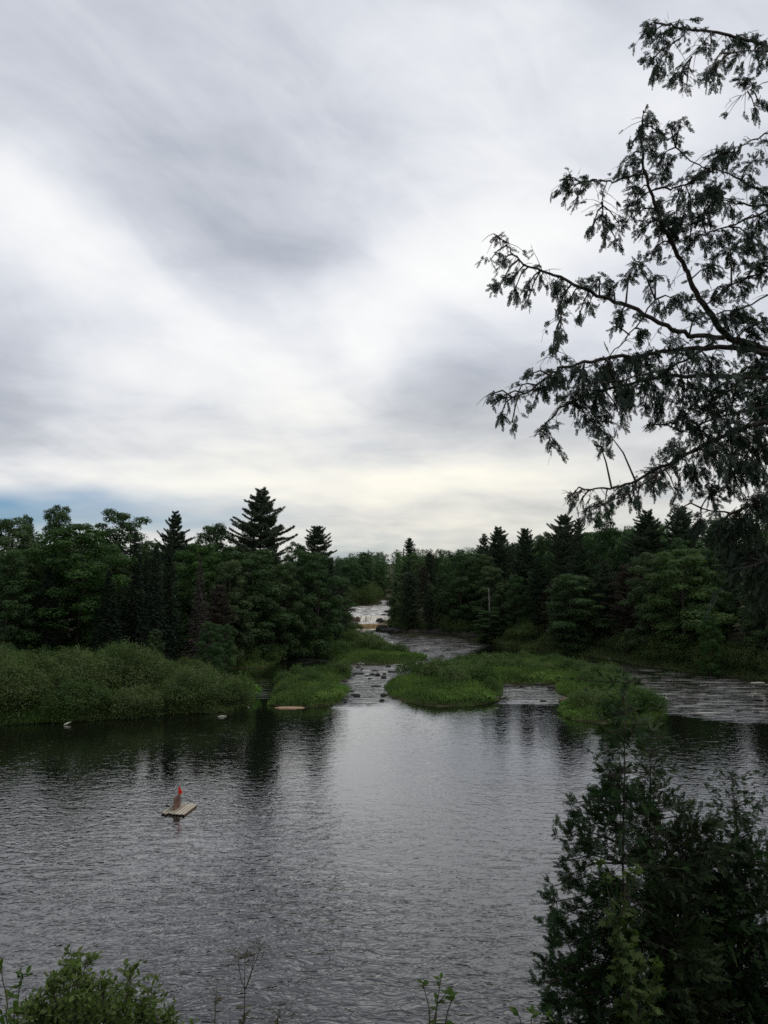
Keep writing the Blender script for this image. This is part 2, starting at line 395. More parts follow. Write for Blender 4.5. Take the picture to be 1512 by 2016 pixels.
gu = t.m('MULTIPLY', shel, t.m('MULTIPLY_ADD', gust, 2.4, -0.2))
hgt = t.m('MULTIPLY', big, 0.06)
hgt = t.m('MULTIPLY_ADD', ridge(mid), 0.062, hgt)
hgt = t.m('MULTIPLY_ADD', ridge(mid2), 0.048, hgt)
hgt = t.m('MULTIPLY_ADD', fine, 0.008, hgt)
hgt = t.m('MULTIPLY', hgt, gu)
rp1 = wv(8, 0.25, 1.0, 1.1, 3, 0.55, 0.8, 31)
rp2 = wv(-8, 0.25, 1.0, 2.8, 2, 0.5, 0.5, 37)
rh = t.m('ADD', t.m('MULTIPLY', rp1, 0.42), t.m('MULTIPLY', rp2, 0.12))
hgt = t.m('ADD', hgt, t.m('MULTIPLY', rh, rap))
bump = t.n('ShaderNodeBump', Strength=1.0, Distance=1.0, Height=hgt).outputs[0]
fo = t.m('MULTIPLY', t.ramp(wv(4, 0.16, 1.0, 1.5, 4, 0.6, 0.6, 43), [(0.50, 0), (0.66, 1)]), t.ramp(rap, [(0.3, 0), (0.8, 1)]))
fo = t.m('MULTIPLY', fo, 0.75)
wc = t.mix(fo, (0.003, 0.003, 0.003), (0.50, 0.49, 0.45))
p = t.n('ShaderNodeBsdfPrincipled', Base__Color=wc, Roughness=t.m('MULTIPLY_ADD', fo, 0.5, 0.03), IOR=1.36, Normal=bump, Coat__Weight=0.85, Coat__Roughness=0.02, Coat__IOR=1.36, Coat__Normal=bump)
t.l(p.outputs[0], t.n('ShaderNodeOutputMaterial').inputs[0])

RAPIDS = [G([(640, 1312), (700, 1308), (830, 1306), (880, 1300), (960, 1270), (900, 1256), (735, 1244), (706, 1246), (745, 1262), (800, 1285), (830, 1300), (690, 1312)]),
          G([(690, 1312), (880, 1300), (860, 1330), (790, 1345), (758, 1352), (768, 1378), (720, 1388), (672, 1388), (676, 1360), (665, 1345)]),
          G([(1130, 1300), (1250, 1312), (1400, 1332), (1700, 1360), (1700, 1430), (1400, 1412), (1300, 1398), (1240, 1355), (1190, 1325)]),
          G([(990, 1350), (1098, 1352), (1100, 1366), (1130, 1380), (1080, 1382), (1000, 1380)]),
          G([(500, 1375), (500, 1340), (530, 1340), (530, 1375)]),
          G([(560, 1305), (600, 1290), (650, 1292), (655, 1303), (600, 1312)])]
RAMP = [1.0, 0.95, 0.75, 0.6, 0.6, 0.5]
xs = axis(-55, 75, 0.8, -700, 700, 1.4); ys = axis(9, 186, 0.8, -10, 192, 1.4)
X, Y = np.meshgrid(xs, ys); rp = np.zeros(X.shape)
for pl, am in zip(RAPIDS, RAMP): rp = np.maximum(rp, am * sstep(-2.5, 2.0, sdist(X, Y, pl)))
ok = (Y < 182.2)
water = gridmesh(xs, ys, np.where(ok, 0.0, -0.6), 'water', M['water'], rp)
tag(water, 'dark rippled river pool', None, None, 'structure')

# falls
m, t = newmat('falling_water'); M['falls'] = m
pos = t.n('ShaderNodeNewGeometry').outputs['Position']
stp = t.n('ShaderNodeAttribute', {'attribute_name': 'tint'}).outputs['Fac']
n1f = t.noise(t.vm('MULTIPLY', pos, (1.6, 0.35, 0.25)).outputs[0], 1.6, 6, 0.65).outputs['Fac']
n2f = t.noise(t.vm('MULTIPLY', pos, (0.5, 1.4, 1)).outputs[0], 1.2, 5, 0.65).outputs['Fac']
foamf = t.ramp(n2f, [(0.46, 0), (0.56, 1)])
flat = t.mix(foamf, (0.06, 0.055, 0.045), (0.68, 0.67, 0.64))
curtain = t.mix(t.ramp(n1f, [(0.4, 0), (0.62, 1)]), (0.20, 0.125, 0.045), (0.36, 0.25, 0.12))
whitec = t.mix(t.ramp(n1f, [(0.36, 0), (0.5, 1)]), (0.10, 0.075, 0.045), (0.66, 0.63, 0.55))
isb = t.ramp(t.m('MULTIPLY', t.n('ShaderNodeSeparateXYZ', Vector=pos).outputs[2], 0.5), [(0.60, 0), (0.66, 1)])
cur2 = t.mix(isb, curtain, whitec)
c = t.mix(stp, flat, cur2)
bp = t.n('ShaderNodeBump', Strength=0.7, Distance=0.25, Height=t.m('ADD', n1f, n2f)).outputs[0]
p = t.n('ShaderNodeBsdfPrincipled', Base__Color=c, Roughness=0.28, IOR=1.333, Normal=bp)
t.l(p.outputs[0], t.n('ShaderNodeOutputMaterial').inputs[0])
xs = np.arange(-18, 6.01, 0.3); ys = np.concatenate([np.arange(180.4, 192, 0.12), np.arange(192, 256, 0.5)])
X, Y = np.meshgrid(xs, ys)
Yw = Y + 0.5 * lnoise(X, X * 0, 2.0, 3) + 0.25 * np.sin(X * 1.7)
Zf = wlev(Yw) + 0.02 + 0.05 * lnoise(X, Y, 0.5, 4) * sstep(181, 182, Y)
dz = np.abs(wlev(Yw + 0.25) - wlev(Yw - 0.25)) / 0.5
edge = sstep(183.5, 181.6, Yw) * 0
Zf = np.where(Y < 181.0, -0.5, Zf)
tag(gridmesh(xs, ys, Zf, 'waterfall', M['falls'], sstep(0.15, 0.6, dz)), 'stepped amber and white falls in the distance', None, None, 'structure')
# foam at the foot of the falls and along it
m, t = newmat('churned_foam'); M['foam'] = m
pos = t.n('ShaderNodeNewGeometry').outputs['Position']
nf = t.noise(t.vm('MULTIPLY', pos, (0.8, 1.5, 1)).outputs[0], 2.0, 5, 0.65).outputs['Fac']
p = t.n('ShaderNodeBsdfPrincipled', Base__Color=t.ramp(nf, [(0.35, (0.35, 0.33, 0.29)), (0.6, (0.75, 0.74, 0.71))]), Roughness=0.6,
        Normal=t.n('ShaderNodeBump', Strength=0.8, Distance=0.2, Height=nf).outputs[0])
t.l(p.outputs[0], t.n('ShaderNodeOutputMaterial').inputs[0])
mb = MB(); rg = np.random.default_rng(12)
def foam_patch(cx, cy_, rx, ry, z=0.0, n=22):
    a = np.arange(n) * 2 * PI / n; r_ = 1 + 0.25 * rg.normal(size=n)
    ring = np.stack([cx + rx * r_ * np.cos(a), cy_ + ry * r_ * np.sin(a), np.full(n, z - 0.03)], 1)
    ring2 = np.stack([cx + rx * 0.7 * r_ * np.cos(a), cy_ + ry * 0.7 * r_ * np.sin(a), np.full(n, z + 0.06) + 0.04 * rg.normal(size=n)], 1)
    V = np.vstack([ring, ring2, [[cx, cy_, z + 0.09]]])
    j = np.arange(n); k = (j + 1) % n
    mb.add(V, np.stack([j, k, n + k, n + j], 1)); 
    mb.V[-1] = V; mb.F.append(np.stack([n + j, n + k, np.full(n, 2 * n)], 1) + (mb.off - len(V))) 
for k in range(9): foam_patch(-6.8 + k * 0.58, 180.6 - rg.uniform(0, 1.0), 0.8, rg.uniform(0.5, 1.1))
for (px, py, rx, ry) in [(712, 1248, 1.2, .8), (722, 1252, .8, .5), (750, 1262, 1.2, .5), (757, 1266, .9, .5), (762, 1270, 1.2, .4), (770, 1264, .6, .4)]:
    gx, gy = gnd(px, py); foam_patch(gx, gy, rx * .5, ry * .6)
tag(mb.obj('foam', M['foam'], smooth=True), 'white foam below the amber fall', None, None, 'stuff')

# ------------------------------------------------------------------ tree prototypes
def rdir(rng, n, up=0.0):
    v = rng.normal(size=(n, 3)); v[:, 2] += up; return v / np.linalg.norm(v, axis=1)[:, None]
def gen_broad(seed, H=18.0, Rm=4.6, low=0.08, nl=58, per=380, leaf=0.28, open_=0.0):
    rng = np.random.default_rng(seed); tr = MB(); cr = MB()
    bend = rng.normal(size=2) * 0.4
    zt = np.linspace(-0.6, H * 0.88, 9)
    TP = np.stack([bend[0] * np.sin(zt / H * 3), bend[1] * np.sin(zt / H * 2.5), zt], 1)
    tr.tube(TP, np.linspace(0.26, 0.05, 9), 7)
    P, N, T = [], [], []
    for i in range(nl):
        tt = low + (1 - low) * ((i + rng.uniform(0, 1)) / nl) ** 0.85
        e = (tt - low) / (1 - low)
        env = Rm * (math.sin(PI * min(1, 0.12 + 0.80 * e)) ** 0.65) * (0.82 + 0.33 * rng.uniform())
        a = i * 2.399 + rng.uniform(-0.4, 0.4); rr = env * rng.uniform(0.35, 0.92)
        lr = rng.uniform(0.95, 1.75) * (1 - 0.3 * e)
        c = np.array([rr * math.cos(a), rr * math.sin(a), tt * H - lr * 0.7])
        k = int(per * (lr / 1.05) ** 2)
        d = rdir(rng, k, 0.55); q = rng.uniform(0.45, 1.08, k) ** 0.7 * lr
        q *= 1 + 0.25 * np.sin(d[:, 0] * 5 + i) * np.sin(d[:, 1] * 5 + 2 * i)
        pp = c + d * q[:, None] * np.array([1.15, 1.15, 0.62])
        P.append(pp); N.append(d * 1.0 + rdir(rng, k) * 0.6 + [0, 0, 0.3]); T.append(np.clip(rng.normal(0.25 + 0.45 * rng.uniform(), 0.22, k), 0, 1))
        if i % 2 == 0:
            s = TP[np.argmin(abs(TP[:, 2] - (c[2] - 1.5 - rr * 0.35)))]
            mid_ = (s + c) / 2 + [0, 0, -0.25]
            tr.tube([s, mid_, c], [0.08, 0.05, 0.015], 4)
    P = np.concatenate(P); N = np.concatenate(N); T = np.concatenate(T)
    cr.leaves(P, N, leaf * rng.uniform(0.7, 1.35, len(P)), leaf * 0.62, rng, T)
    return tr, cr, H
def gen_pine(seed, H=24.0, L0=4.6, low=0.12, sp=0.58, tuft=0.27):
    rng = np.random.default_rng(seed); tr = MB(); cr = MB()
    zt = np.linspace(-0.6, H, 10); TP = np.stack([0.15 * np.sin(zt / 5 + seed), 0.15 * np.cos(zt / 4), zt], 1)
    tr.tube(TP, np.linspace(0.30, 0.03, 10), 7)
    P, N, U, T = [], [], [], []
    z = H * low
    while z < H - 0.3:
        e = (z - H * low) / (H * (1 - low))
        L = L0 * min(1.0, (1 - e) * 3.4) ** 0.66 * (0.85 + 0.15 * math.sin(e * 9 + seed)) + 0.2
        nb = rng.integers(4, 7); a0 = rng.uniform(0, 6.28)
        for b in range(nb):
            a = a0 + b * 2 * PI / nb + rng.uniform(-0.35, 0.35); l = L * rng.uniform(0.5, 1.18)
            dz = (0.0 + 0.34 * e) * l + rng.uniform(-0.16, 0.2) * l
            zb = z + rng.uniform(-0.25, 0.25)
            s = np.linspace(0, 1, 5)
            BP = np.stack([math.cos(a) * l * s, math.sin(a) * l * s, zb + dz * s ** 1.6 - 0.06 * l * np.sin(PI * s)], 1)
            tr.tube(BP, np.linspace(0.05, 0.012, 5), 4)
            k = int(70 * l + 14); u = rng.uniform(0.10, 1.0, k) ** 0.8
            lat = rng.uniform(-1, 1, k) * (0.40 * l * (1.06 - u) + 0.12)
            px_ = math.cos(a) * l * u - math.sin(a) * lat; py_ = math.sin(a) * l * u + math.cos(a) * lat
            pz = zb + dz * u ** 1.6 - 0.06 * l * np.sin(PI * u) + rng.uniform(0.0, 0.22, k)
            base = np.stack([px_, py_, pz], 1)
            out = np.stack([np.cos(a) * np.ones(k), np.sin(a) * np.ones(k), np.full(k, 0.45)], 1)
            for r_ in range(3):
                dd = out + rng.normal(size=(k, 3)) * 0.55; dd /= np.linalg.norm(dd, axis=1)[:, None]
                P.append(base + dd * tuft * 0.4); U.append(dd); N.append(rng.normal(size=(k, 3))); T.append(rng.uniform(0, 1, k))
        z += sp * rng.uniform(0.75, 1.25) * (1 - 0.35 * e)
    P, N, U, T = map(np.concatenate, (P, N, U, T))
    cr.leaves(P, N, tuft * rng.uniform(0.7, 1.3, len(P)), tuft * 0.26, rng, T, up=U)
    return tr, cr, H
def gen_spruce(seed, H=20.0, L0=2.5, low=0.04, sp=0.36, dens=1.0, wd=0.26):
    rng = np.random.default_rng(seed); tr = MB(); cr = MB()
    zt = np.linspace(-0.6, H, 6); tr.tube(np.stack([zt * 0, zt * 0, zt], 1), np.linspace(0.2, 0.02, 6), 6)
    P, N, U, T = [], [], [], []; z = H * low
    while z < H - 0.15:
        e = (z - H * low) / (H * (1 - low)); L = L0 * (1 - e) ** 0.85 + 0.12
        nb = rng.integers(6, 9); a0 = rng.uniform(0, 6.28)
        for b in range(nb):
            a = a0 + b * 2 * PI / nb + rng.uniform(-0.3, 0.3); l = L * rng.uniform(0.65, 1.12)
            k = max(3, int((11 * l + 4) * dens)); u = rng.uniform(0.15, 1, k)
            lat = rng.uniform(-1, 1, k) * 0.30 * l * (1.1 - u)
            zz_ = z - 0.22 * l * u + 0.1 * l * u ** 3
            base = np.stack([math.cos(a) * l * u - math.sin(a) * lat, math.sin(a) * l * u + math.cos(a) * lat, zz_], 1)
            for r_ in range(2):
                dd = np.stack([np.full(k, math.cos(a)), np.full(k, math.sin(a)), np.full(k, -0.45)], 1) + rng.normal(size=(k, 3)) * 0.4
                dd /= np.linalg.norm(dd, axis=1)[:, None]
                P.append(base); U.append(dd); N.append(rng.normal(size=(k, 3)) + [0, 0, 1.0]); T.append(rng.uniform(0, 1, k))
            if b % 3 == 0: tr.tube([(0, 0, z), (math.cos(a) * l * .9, math.sin(a) * l * .9, z - 0.15 * l)], [0.025, 0.008], 3)
        z += sp * rng.uniform(0.8, 1.2) * (1 - 0.3 * e)
    P, N, U, T = map(np.concatenate, (P, N, U, T))
    cr.leaves(P, N, (0.20 + 0.28 * rng.uniform(0, 1, len(P))), wd * 0.55, rng, T, up=U)
    return tr, cr, H
def gen_bush(seed, H=4.0, Rm=2.6, n=9000, leaf=0.15, nst=9, spiky=0.0):
    rng = np.random.default_rng(seed); tr = MB(); cr = MB()
    P, N, T = [], [], []
    nc = 26
    for i in range(nc):
        a = i * 2.399; rr = Rm * math.sqrt((i + 0.5) / nc) * 0.9
        top = H * (1 - 0.55 * (rr / Rm) ** 2.2) * rng.uniform(0.78, 1.05)
        c = np.array([rr * math.cos(a), rr * math.sin(a), top])
        lr = rng.uniform(0.38, 0.95) * Rm / 2.4
        k = n // nc
        u = rng.uniform(0, 1, k)
        d = rdir(rng, k, 0.4)
        pp = c + d * lr * (rng.uniform(0.4, 1.05, k) ** 0.6)[:, None] * [1, 1, 0.8]
        low_ = rng.uniform(0, 1, k) < 0.35
        pp[low_, 2] = rng.uniform(0.0, 1.0, low_.sum()) ** 0.8 * top
        pp[:, 2] += spiky * (rng.uniform(0, 1, k) ** 6)
        pp[:, 2] -= lr * 0.8
        ok = pp[:, 2] > 0.02; pp = pp[ok]; d = d[ok]
        P.append(pp); N.append(d + rdir(rng, len(pp)) * 0.9 + [0, 0, .3]); T.append(np.clip(rng.normal(0.3 + 0.4 * rng.uniform(), 0.25, len(pp)), 0, 1))
        if i % 3 == 0 or i < 4:
            tr.tube([(c[0] * .15, c[1] * .15, -0.2), (c[0] * .6, c[1] * .6, top * .45), c], [0.04, 0.028, 0.01], 4)
    P, N, T = map(np.concatenate, (P, N, T))
    cr.leaves(P, N, leaf * rng.uniform(0.7, 1.4, len(P)), leaf * 0.6, rng, T)
    return tr, cr, H
PROTO = {}
RAWC = {}
def proto(key, gen, mat, bark='bark'):
    tr, cr, H = gen
    PROTO[key] = (tr.mesh(key + '_trunk', M[bark], True), cr.mesh(key + '_crown', M[mat]), H)
    RAWC[key] = (np.concatenate(cr.V).reshape(-1, 4, 3), np.concatenate(cr.T)[::4], H)
for i in range(5): proto(f'broad{i}', gen_broad(10 + i, 18, 4.2 + 0.3 * i, nl=50 + 4 * i), 'broad')
for i in range(2): proto(f'bright{i}', gen_broad(30 + i, 18, 4.8, nl=54), 'bright')
for i in range(4): proto(f'pine{i}', gen_pine(40 + i, 24, 4.3 + 0.4 * i), 'pine')
for i in range(3): proto(f'spruce{i}', gen_spruce(50 + i, 20, 2.1 + 0.4 * i), 'spruce')
proto('dead0', gen_spruce(60, 18, 2.3, sp=0.42, dens=0.75, wd=0.22), 'dead')
proto('brown0', gen_pine(61, 20, 3.6, low=0.1), 'brown')
for i in range(4): proto(f'alder{i}', gen_bush(70 + i, 4.2, 2.8, 10000, 0.155, spiky=0.9), 'alder')
for i in range(3): proto(f'willow{i}', gen_bush(80 + i, 1.7, 1.3, 3600, 0.105, spiky=0.5), 'willow')
for i in range(2): proto(f'fern{i}', gen_bush(90 + i, 0.85, 1.1, 1800, 0.12), 'fern')

NAMES = {'broad': ('broadleaf_tree', 'broadleaf tree'), 'bright': ('broadleaf_tree', 'broadleaf tree'), 'pine': ('pine_tree', 'pine tree'), 'spruce': ('spruce_tree', 'spruce tree'),
         'dead': ('dead_spruce', 'dead tree'), 'brown': ('conifer_tree', 'conifer'), 'alder': ('alder_bush', 'bush'), 'willow': ('willow_bush', 'bush'), 'fern': ('fern_clump', 'fern')}
def plant(key, x, y, h, label, group=None, sxy=1.0, rz=None, z=None, rng=np.random.default_rng(1)):
    tm, cm, H = PROTO[key]; kind = key.rstrip('0123456789')
    name, cat = NAMES[kind]
    s = h / H
    e = empty(name, (x, y, hz(x, y) if z is None else z), rng.uniform(0, 6.28) if rz is None else rz)
    e.scale = (s * sxy, s * sxy, s)
    for nm, me in (('stems' if kind in ('alder', 'willow', 'fern') else 'trunk', tm), ('foliage' if kind in ('alder', 'willow', 'fern') else 'crown', cm)):
        o = bpy.data.objects.new(nm, me); COL.objects.link(o); o.parent = e
    tag(e, label, cat, group)
    return e
def at_px(key, px, top, Yd, label, wpx=None, group=None, rz=None):
    """plant a tree at distance Yd whose top shows at (px, top); wpx = crown width in photo pixels"""
    p_ = at(px, top, Yd); x = p_[0]; zb = hz(x, Yd); h = max(1.0, p_[2] - zb)
    tm, cm, H = PROTO[key]
    s = h / H; sxy = 1.0
    if wpx:
        W0 = RAWW[key]; sxy = (wpx * Yd / F) / (W0 * s)
    USED.append((x, Yd))
    return plant(key, x, Yd, h, label, group, sxy=sxy, rz=rz, z=zb)
RAWW = {k: 2 * float(np.percentile(np.abs(v[0][:, :, 0]), 97)) for k, v in RAWC.items()}
USED = []

# silhouette trees of the left bank
T_ = [('broad0', 20, 1014, 112, 110, 'round green tree at the far left end of the left wood'),
      ('bright0', 150, 1026, 103, 190, 'big light green maple with tiered boughs above the alder thicket'),
      ('broad1', 114, 990, 124, 75, 'dark round treetop rising just behind the big light green maple'),
      ('broad2', 55, 1011, 128, 40, 'small dark treetop left of the dark round treetop'),
      ('broad3', 240, 1002, 126, 145, 'wide thin-topped tree between the light green maple and the small pine'),
      ('pine0', 346, 1008, 122, 62, 'small pine with a feathery top left of the tallest pine'),
      ('spruce0', 268, 1042, 106, 52, 'narrow dark spruce spire right of the big light green maple'),
      ('spruce0', 335, 1052, 103, 50, 'narrow dark spruce spire in front of the small feathery pine'),
      ('spruce1', 308, 1070, 101, 50, 'shorter dark spruce between the two narrow spires'),
      ('broad4', 424, 1028, 124, 100, 'dome-shaped dark tree just left of the tallest pine'),
      ('bright1', 392, 1066, 112, 110, 'yellow-green tree behind the dead grey spruce'),
      ('dead0', 394, 1098, 97, 46, 'dead grey-brown spruce with drooping bare boughs'),
      ('brown0', 432, 1150, 104, 50, 'brownish half-dead conifer right of the dead grey spruce'),
      ('pine1', 515, 964, 126, 104, 'tallest pine on the left bank with layered dark boughs'),
      ('broad0', 490, 1078, 112, 125, 'full dark green tree below the tallest pine'),
      ('broad2', 455, 1100, 108, 80, 'dark tree between the dead spruce and the full tree below the tallest pine'),
      ('pine2', 624, 1033, 132, 78, 'spreading pine above the end of the left wood'),
      ('broad1', 584, 1064, 138, 50, 'pale green treetop between the two big pines'),
      ('broad3', 610, 1082, 122, 118, 'rounded dark tree under the spreading pine at the left shore'),
      ('broad4', 560, 1105, 118, 80, 'dark tree at the shore between the two big pines'),
      ('spruce2', 652, 1110, 138, 50, 'dark spruce at the end of the left wood above the pale snag'),
      ('spruce1', 95, 1100, 100, 60, 'dark spruce half hidden by the big light green maple'),
      ('broad2', 20, 1080, 98, 100, 'tree at the left edge of the photo above the alder thicket'),
      ('spruce1', 215, 1120, 99, 60, 'dark spruce left of the narrow spires, standing above the thicket'),
      ('broad1', 690, 1108, 228, 60, 'dark tree beside the upper falls on the left bank'),
      # right bank
      ('pine3', 806, 1060, 330, 26, 'small umbrella pine on the far ridge above the falls'),
      ('pine0', 953, 1052, 172, 34, 'thin pine with bare gaps at the start of the right wood'),
      ('pine1', 981, 1038, 166, 60, 'bushy pine second from the start of the right wood'),
      ('pine2', 1033, 1038, 158, 56, 'cone-shaped pine near the middle of the right wood skyline'),
      ('broad1', 1071, 1044, 158, 46, 'open round treetop between two pines of the right wood'),
      ('pine3', 1110, 1016, 146, 76, 'tall pine with flat layered boughs left of the dark round crown'),
      ('pine0', 1138, 1022, 150, 40, 'pine close behind the tall layered pine'),
      ('broad3', 1190, 1000, 138, 74, 'dark dense round crown beneath the hanging cedar tip'),
      ('pine1', 1274, 1006, 134, 84, 'broad pine behind the cedar boughs of the right wood'),
      ('pine2', 1340, 996, 130, 80, 'dark pine behind the lowest cedar bough'),
      ('broad0', 1130, 1128, 126, 110, 'rounded green tree leaning out over the right shore'),
      ('bright1', 1345, 1076, 108, 130, 'lighter green tree with a ragged top on the right bank'),
      ('brown0', 1238, 1110, 122, 66, 'brownish conifer left of the lighter green ragged tree'),
      ('brown0', 1090, 1150, 140, 50, 'small reddish conifer behind the rounded shore tree'),
      ('bright0', 1395, 1205, 99, 46, 'small light green tree low on the right bank'),
      ('broad2', 905, 1120, 184, 70, 'light patchy tree low in the middle of the right wood')]
for k, px, top, Yd, wp, lab in T_: at_px(k, px, top, Yd, lab, wp)

# filler trees, only where they stay below the skyline
SKY = np.array([(-600, 1010), (-100, 1020), (0, 1026), (60, 1032), (200, 1036), (300, 1048), (330, 1060), (420, 1050), (470, 1066), (540, 1092), (600, 1090), (655, 1094), (700, 1083),
                (760, 1078), (900, 1078), (950, 1068), (1000, 1060), (1050, 1058), (1100, 1045), (1160, 1035), (1250, 1024), (1400, 1000), (1512, 985), (2300, 950)], float)
ALD = np.array([(-600, 1262), (0, 1264), (50, 1261), (90, 1276), (150, 1270), (210, 1262), (270, 1253), (310, 1275), (340, 1284), (370, 1280), (400, 1298), (440, 1314), (480, 1332), (505, 1350)], float)
rng = np.random.default_rng(77)
def poisson(cands, dmin, used):
    out = []; pts = list(used)
    for c in cands:
        if all((c[0] - q[0]) ** 2 + (c[1] - q[1]) ** 2 > dmin * dmin for q in pts): pts.append(c); out.append(c)
    return out
def region(poly, x0, x1, y0, y1, dlo, dhi, n, dmin, used):
    x = rng.uniform(x0, x1, n); y = rng.uniform(y0, y1, n); d = sdist(x, y, poly)
    a = np.degrees(np.arctan2(x, y))
    k = (d > dlo) & (d < dhi) & (np.abs(a) < 31)
    return poisson(list(zip(x[k], y[k])), dmin, used)
NF = 0
def fill(pts, kinds, wts, hr, lab, grp, drop=(4, 70)):
    global NF
    poly_left = 'left' in grp
    for (x, y) in pts:
        k = rng.choice(kinds, p=wts); zb = hz(x, y)
        px, _ = topix(x, y, 10)
        s = np.interp(px, SKY[:, 0], SKY[:, 1]) + rng.uniform(*drop)
        hmax = at(px, s, y)[2] - zb
        h = min(rng.uniform(*hr), hmax)
        if any(a_ < px < b_ and y < d_ for a_, b_, d_ in CLEAR): h = min(h, at(px, 1215 + rng.uniform(0, 30), y)[2] - zb)
        if h < 3.5: continue
        kk = k.rstrip('0123456789')
        noun = {'broad': 'broadleaf tree', 'bright': 'light green broadleaf tree', 'pine': 'dark pine', 'spruce': 'dark spruce', 'brown': 'brownish conifer', 'dead': 'dead conifer'}[kk]
        sz = 'low' if h < 9 else ('tall' if h > 15 else 'middle-sized')
        plant(k, x, y, h, f'{sz} {noun} {where(px, y)}{" on the left bank" if poly_left and px > 700 else ""}', f'{noun}s {grp}', sxy=rng.uniform(0.8, 1.15), rng=rng); NF += 1
CLEAR = [(px - wp * .55 - 6, px + wp * .55 + 6, Yd + 1.5) for k, px, top, Yd, wp, lab in T_ if k[:4] in ('spru', 'dead', 'brow', 'brig') and wp < 140 and Yd < 140] + [(90, 220, 104.0), (440, 545, 110.0), (1080, 1180, 127.0)]
LAND = [(px, Yd, nm) for px, Yd, nm in [(10, 100, 'the leftmost tree'), (115, 118, 'the big light green maple'), (190, 103, 'the big light green maple'), (240, 126, 'the wide thin-topped tree'), (268, 106, 'the left narrow spruce spire'),
        (335, 103, 'the right narrow spruce spire'), (394, 97, 'the dead grey spruce'), (425, 124, 'the dome-shaped dark tree'), (455, 108, 'the dome-shaped dark tree'), (515, 126, 'the tallest left pine'), (560, 118, 'the shore tree'),
        (624, 132, 'the spreading left pine'), (676, 168, 'the pale snag by the falls'), (715, 215, 'the upper falls'), (770, 230, 'the far umbrella pine'), (860, 250, 'the far umbrella pine'), (905, 184, 'the light patchy tree'), (953, 172, 'the thin gappy pine'),
        (981, 166, 'the bushy pine'), (1033, 158, 'the cone-shaped pine'), (1071, 158, 'the open round treetop'), (1110, 146, 'the tall layered pine'), (1130, 126, 'the rounded shore tree'), (1190, 138, 'the dense round crown'), (1238, 122, 'the brownish conifer'),
        (1274, 134, 'the broad right pine'), (1345, 108, 'the ragged light green tree'), (1395, 99, 'the small light green tree'), (1490, 100, 'the lowest cedar boughs')]]
def where(px, Y):
    l = min(LAND, key=lambda q: abs(q[0] - px)); d = px - l[0]
    if abs(d) < 9: return ('just in front of ' if Y < l[1] else 'close behind ') + l[2]
    far_ = 'near' if Y < l[1] - 4 else ('deeper in than' if Y > l[1] + 4 else 'beside')
    return f'{far_} {l[2]}, to its {"left" if d < 0 else "right"}' if far_ != 'deeper in than' else f'behind {l[2]}, to its {"left" if d < 0 else "right"}'
KL = ['broad0', 'broad1', 'broad2', 'broad3', 'broad4', 'pine0', 'pine3', 'spruce0', 'spruce1', 'spruce2', 'bright0', 'brown0']
wl_ = np.array([12, 12, 12, 12, 12, 5, 5, 7, 9, 9, 3, 2.0]); wl_ /= wl_.sum()
wr_ = np.array([10, 10, 10, 10, 10, 11, 11, 5, 7, 8, 2, 6.0]); wr_ /= wr_.sum()
ptsL = [p_ for p_ in region(LEFT, -95, 3, 84, 262, 1.4, 26, 14000, 3.9, USED) if not (p_[0] < -19 and p_[1] < 96) and not (p_[0] > -21 and p_[1] > 174 and p_[1] < 224)]
ptsR = region(RIGHT, 0, 110, 62, 262, 2.5, 30, 14000, 4.4, USED)
ptsR = [p_ for p_ in ptsR if not (178 < p_[1] < 250 and p_[0] < np.interp(p_[1], [178, 190, 215, 240, 250], [-1, 0, 1.4, 2.8, 3]) + 4.6)]
ptsL = [p_ for p_ in ptsL if not (224 <= p_[1] < 246 and p_[0] > -4.5)]
fill(ptsL, KL, wl_, (11, 19), 'in the mass of the left wood', 'of the left wood')
fill(ptsR, KL, wr_, (11, 19), 'in the mass of the right wood', 'of the right wood', (8, 90))
# low shore growth at the foot of both woods
def bushrow(poly, x0, x1, y0, y1, dlo, dhi, dmin, kinds, hr, lab, grp, n=4000, cond=None):
    for (x, y) in region(poly, x0, x1, y0, y1, dlo, dhi, n, dmin, []):
        if cond and not cond(x, y): continue
        hh = rng.uniform(*hr); px = topix(x, y, 1)[0]
        plant(rng.choice(kinds), x, y, hh, ('low ' if hh < sum(hr) / 2 else 'tall ') + lab + ' below ' + LAND[int(np.argmin([abs(q[0] - px) for q in LAND]))][2], grp, sxy=rng.uniform(0.9, 1.3), rng=rng)
ALK = ['alder0', 'alder1', 'alder2', 'alder3']
bushrow(RIGHT, 22, 75, 62, 150, 1.9, 7.5, 2.6, ALK, (1.8, 4.0), 'bush at the foot of the right wood', 'bushes along the right shore')
bushrow(RIGHT, 2, 40, 140, 181, 2.8, 6.5, 3.0, ALK, (1.6, 3.2), 'bush above the rocky right shore', 'bushes above the rocky far shore')
bushrow(LEFT, -30, -3, 96, 170, 0.3, 3.5, 2.6, ['willow0', 'willow1', 'alder0', 'alder2'], (1.4, 2.6), 'bush at the foot of the left wood', 'bushes along the far left shore', cond=lambda x, y: y > 100)

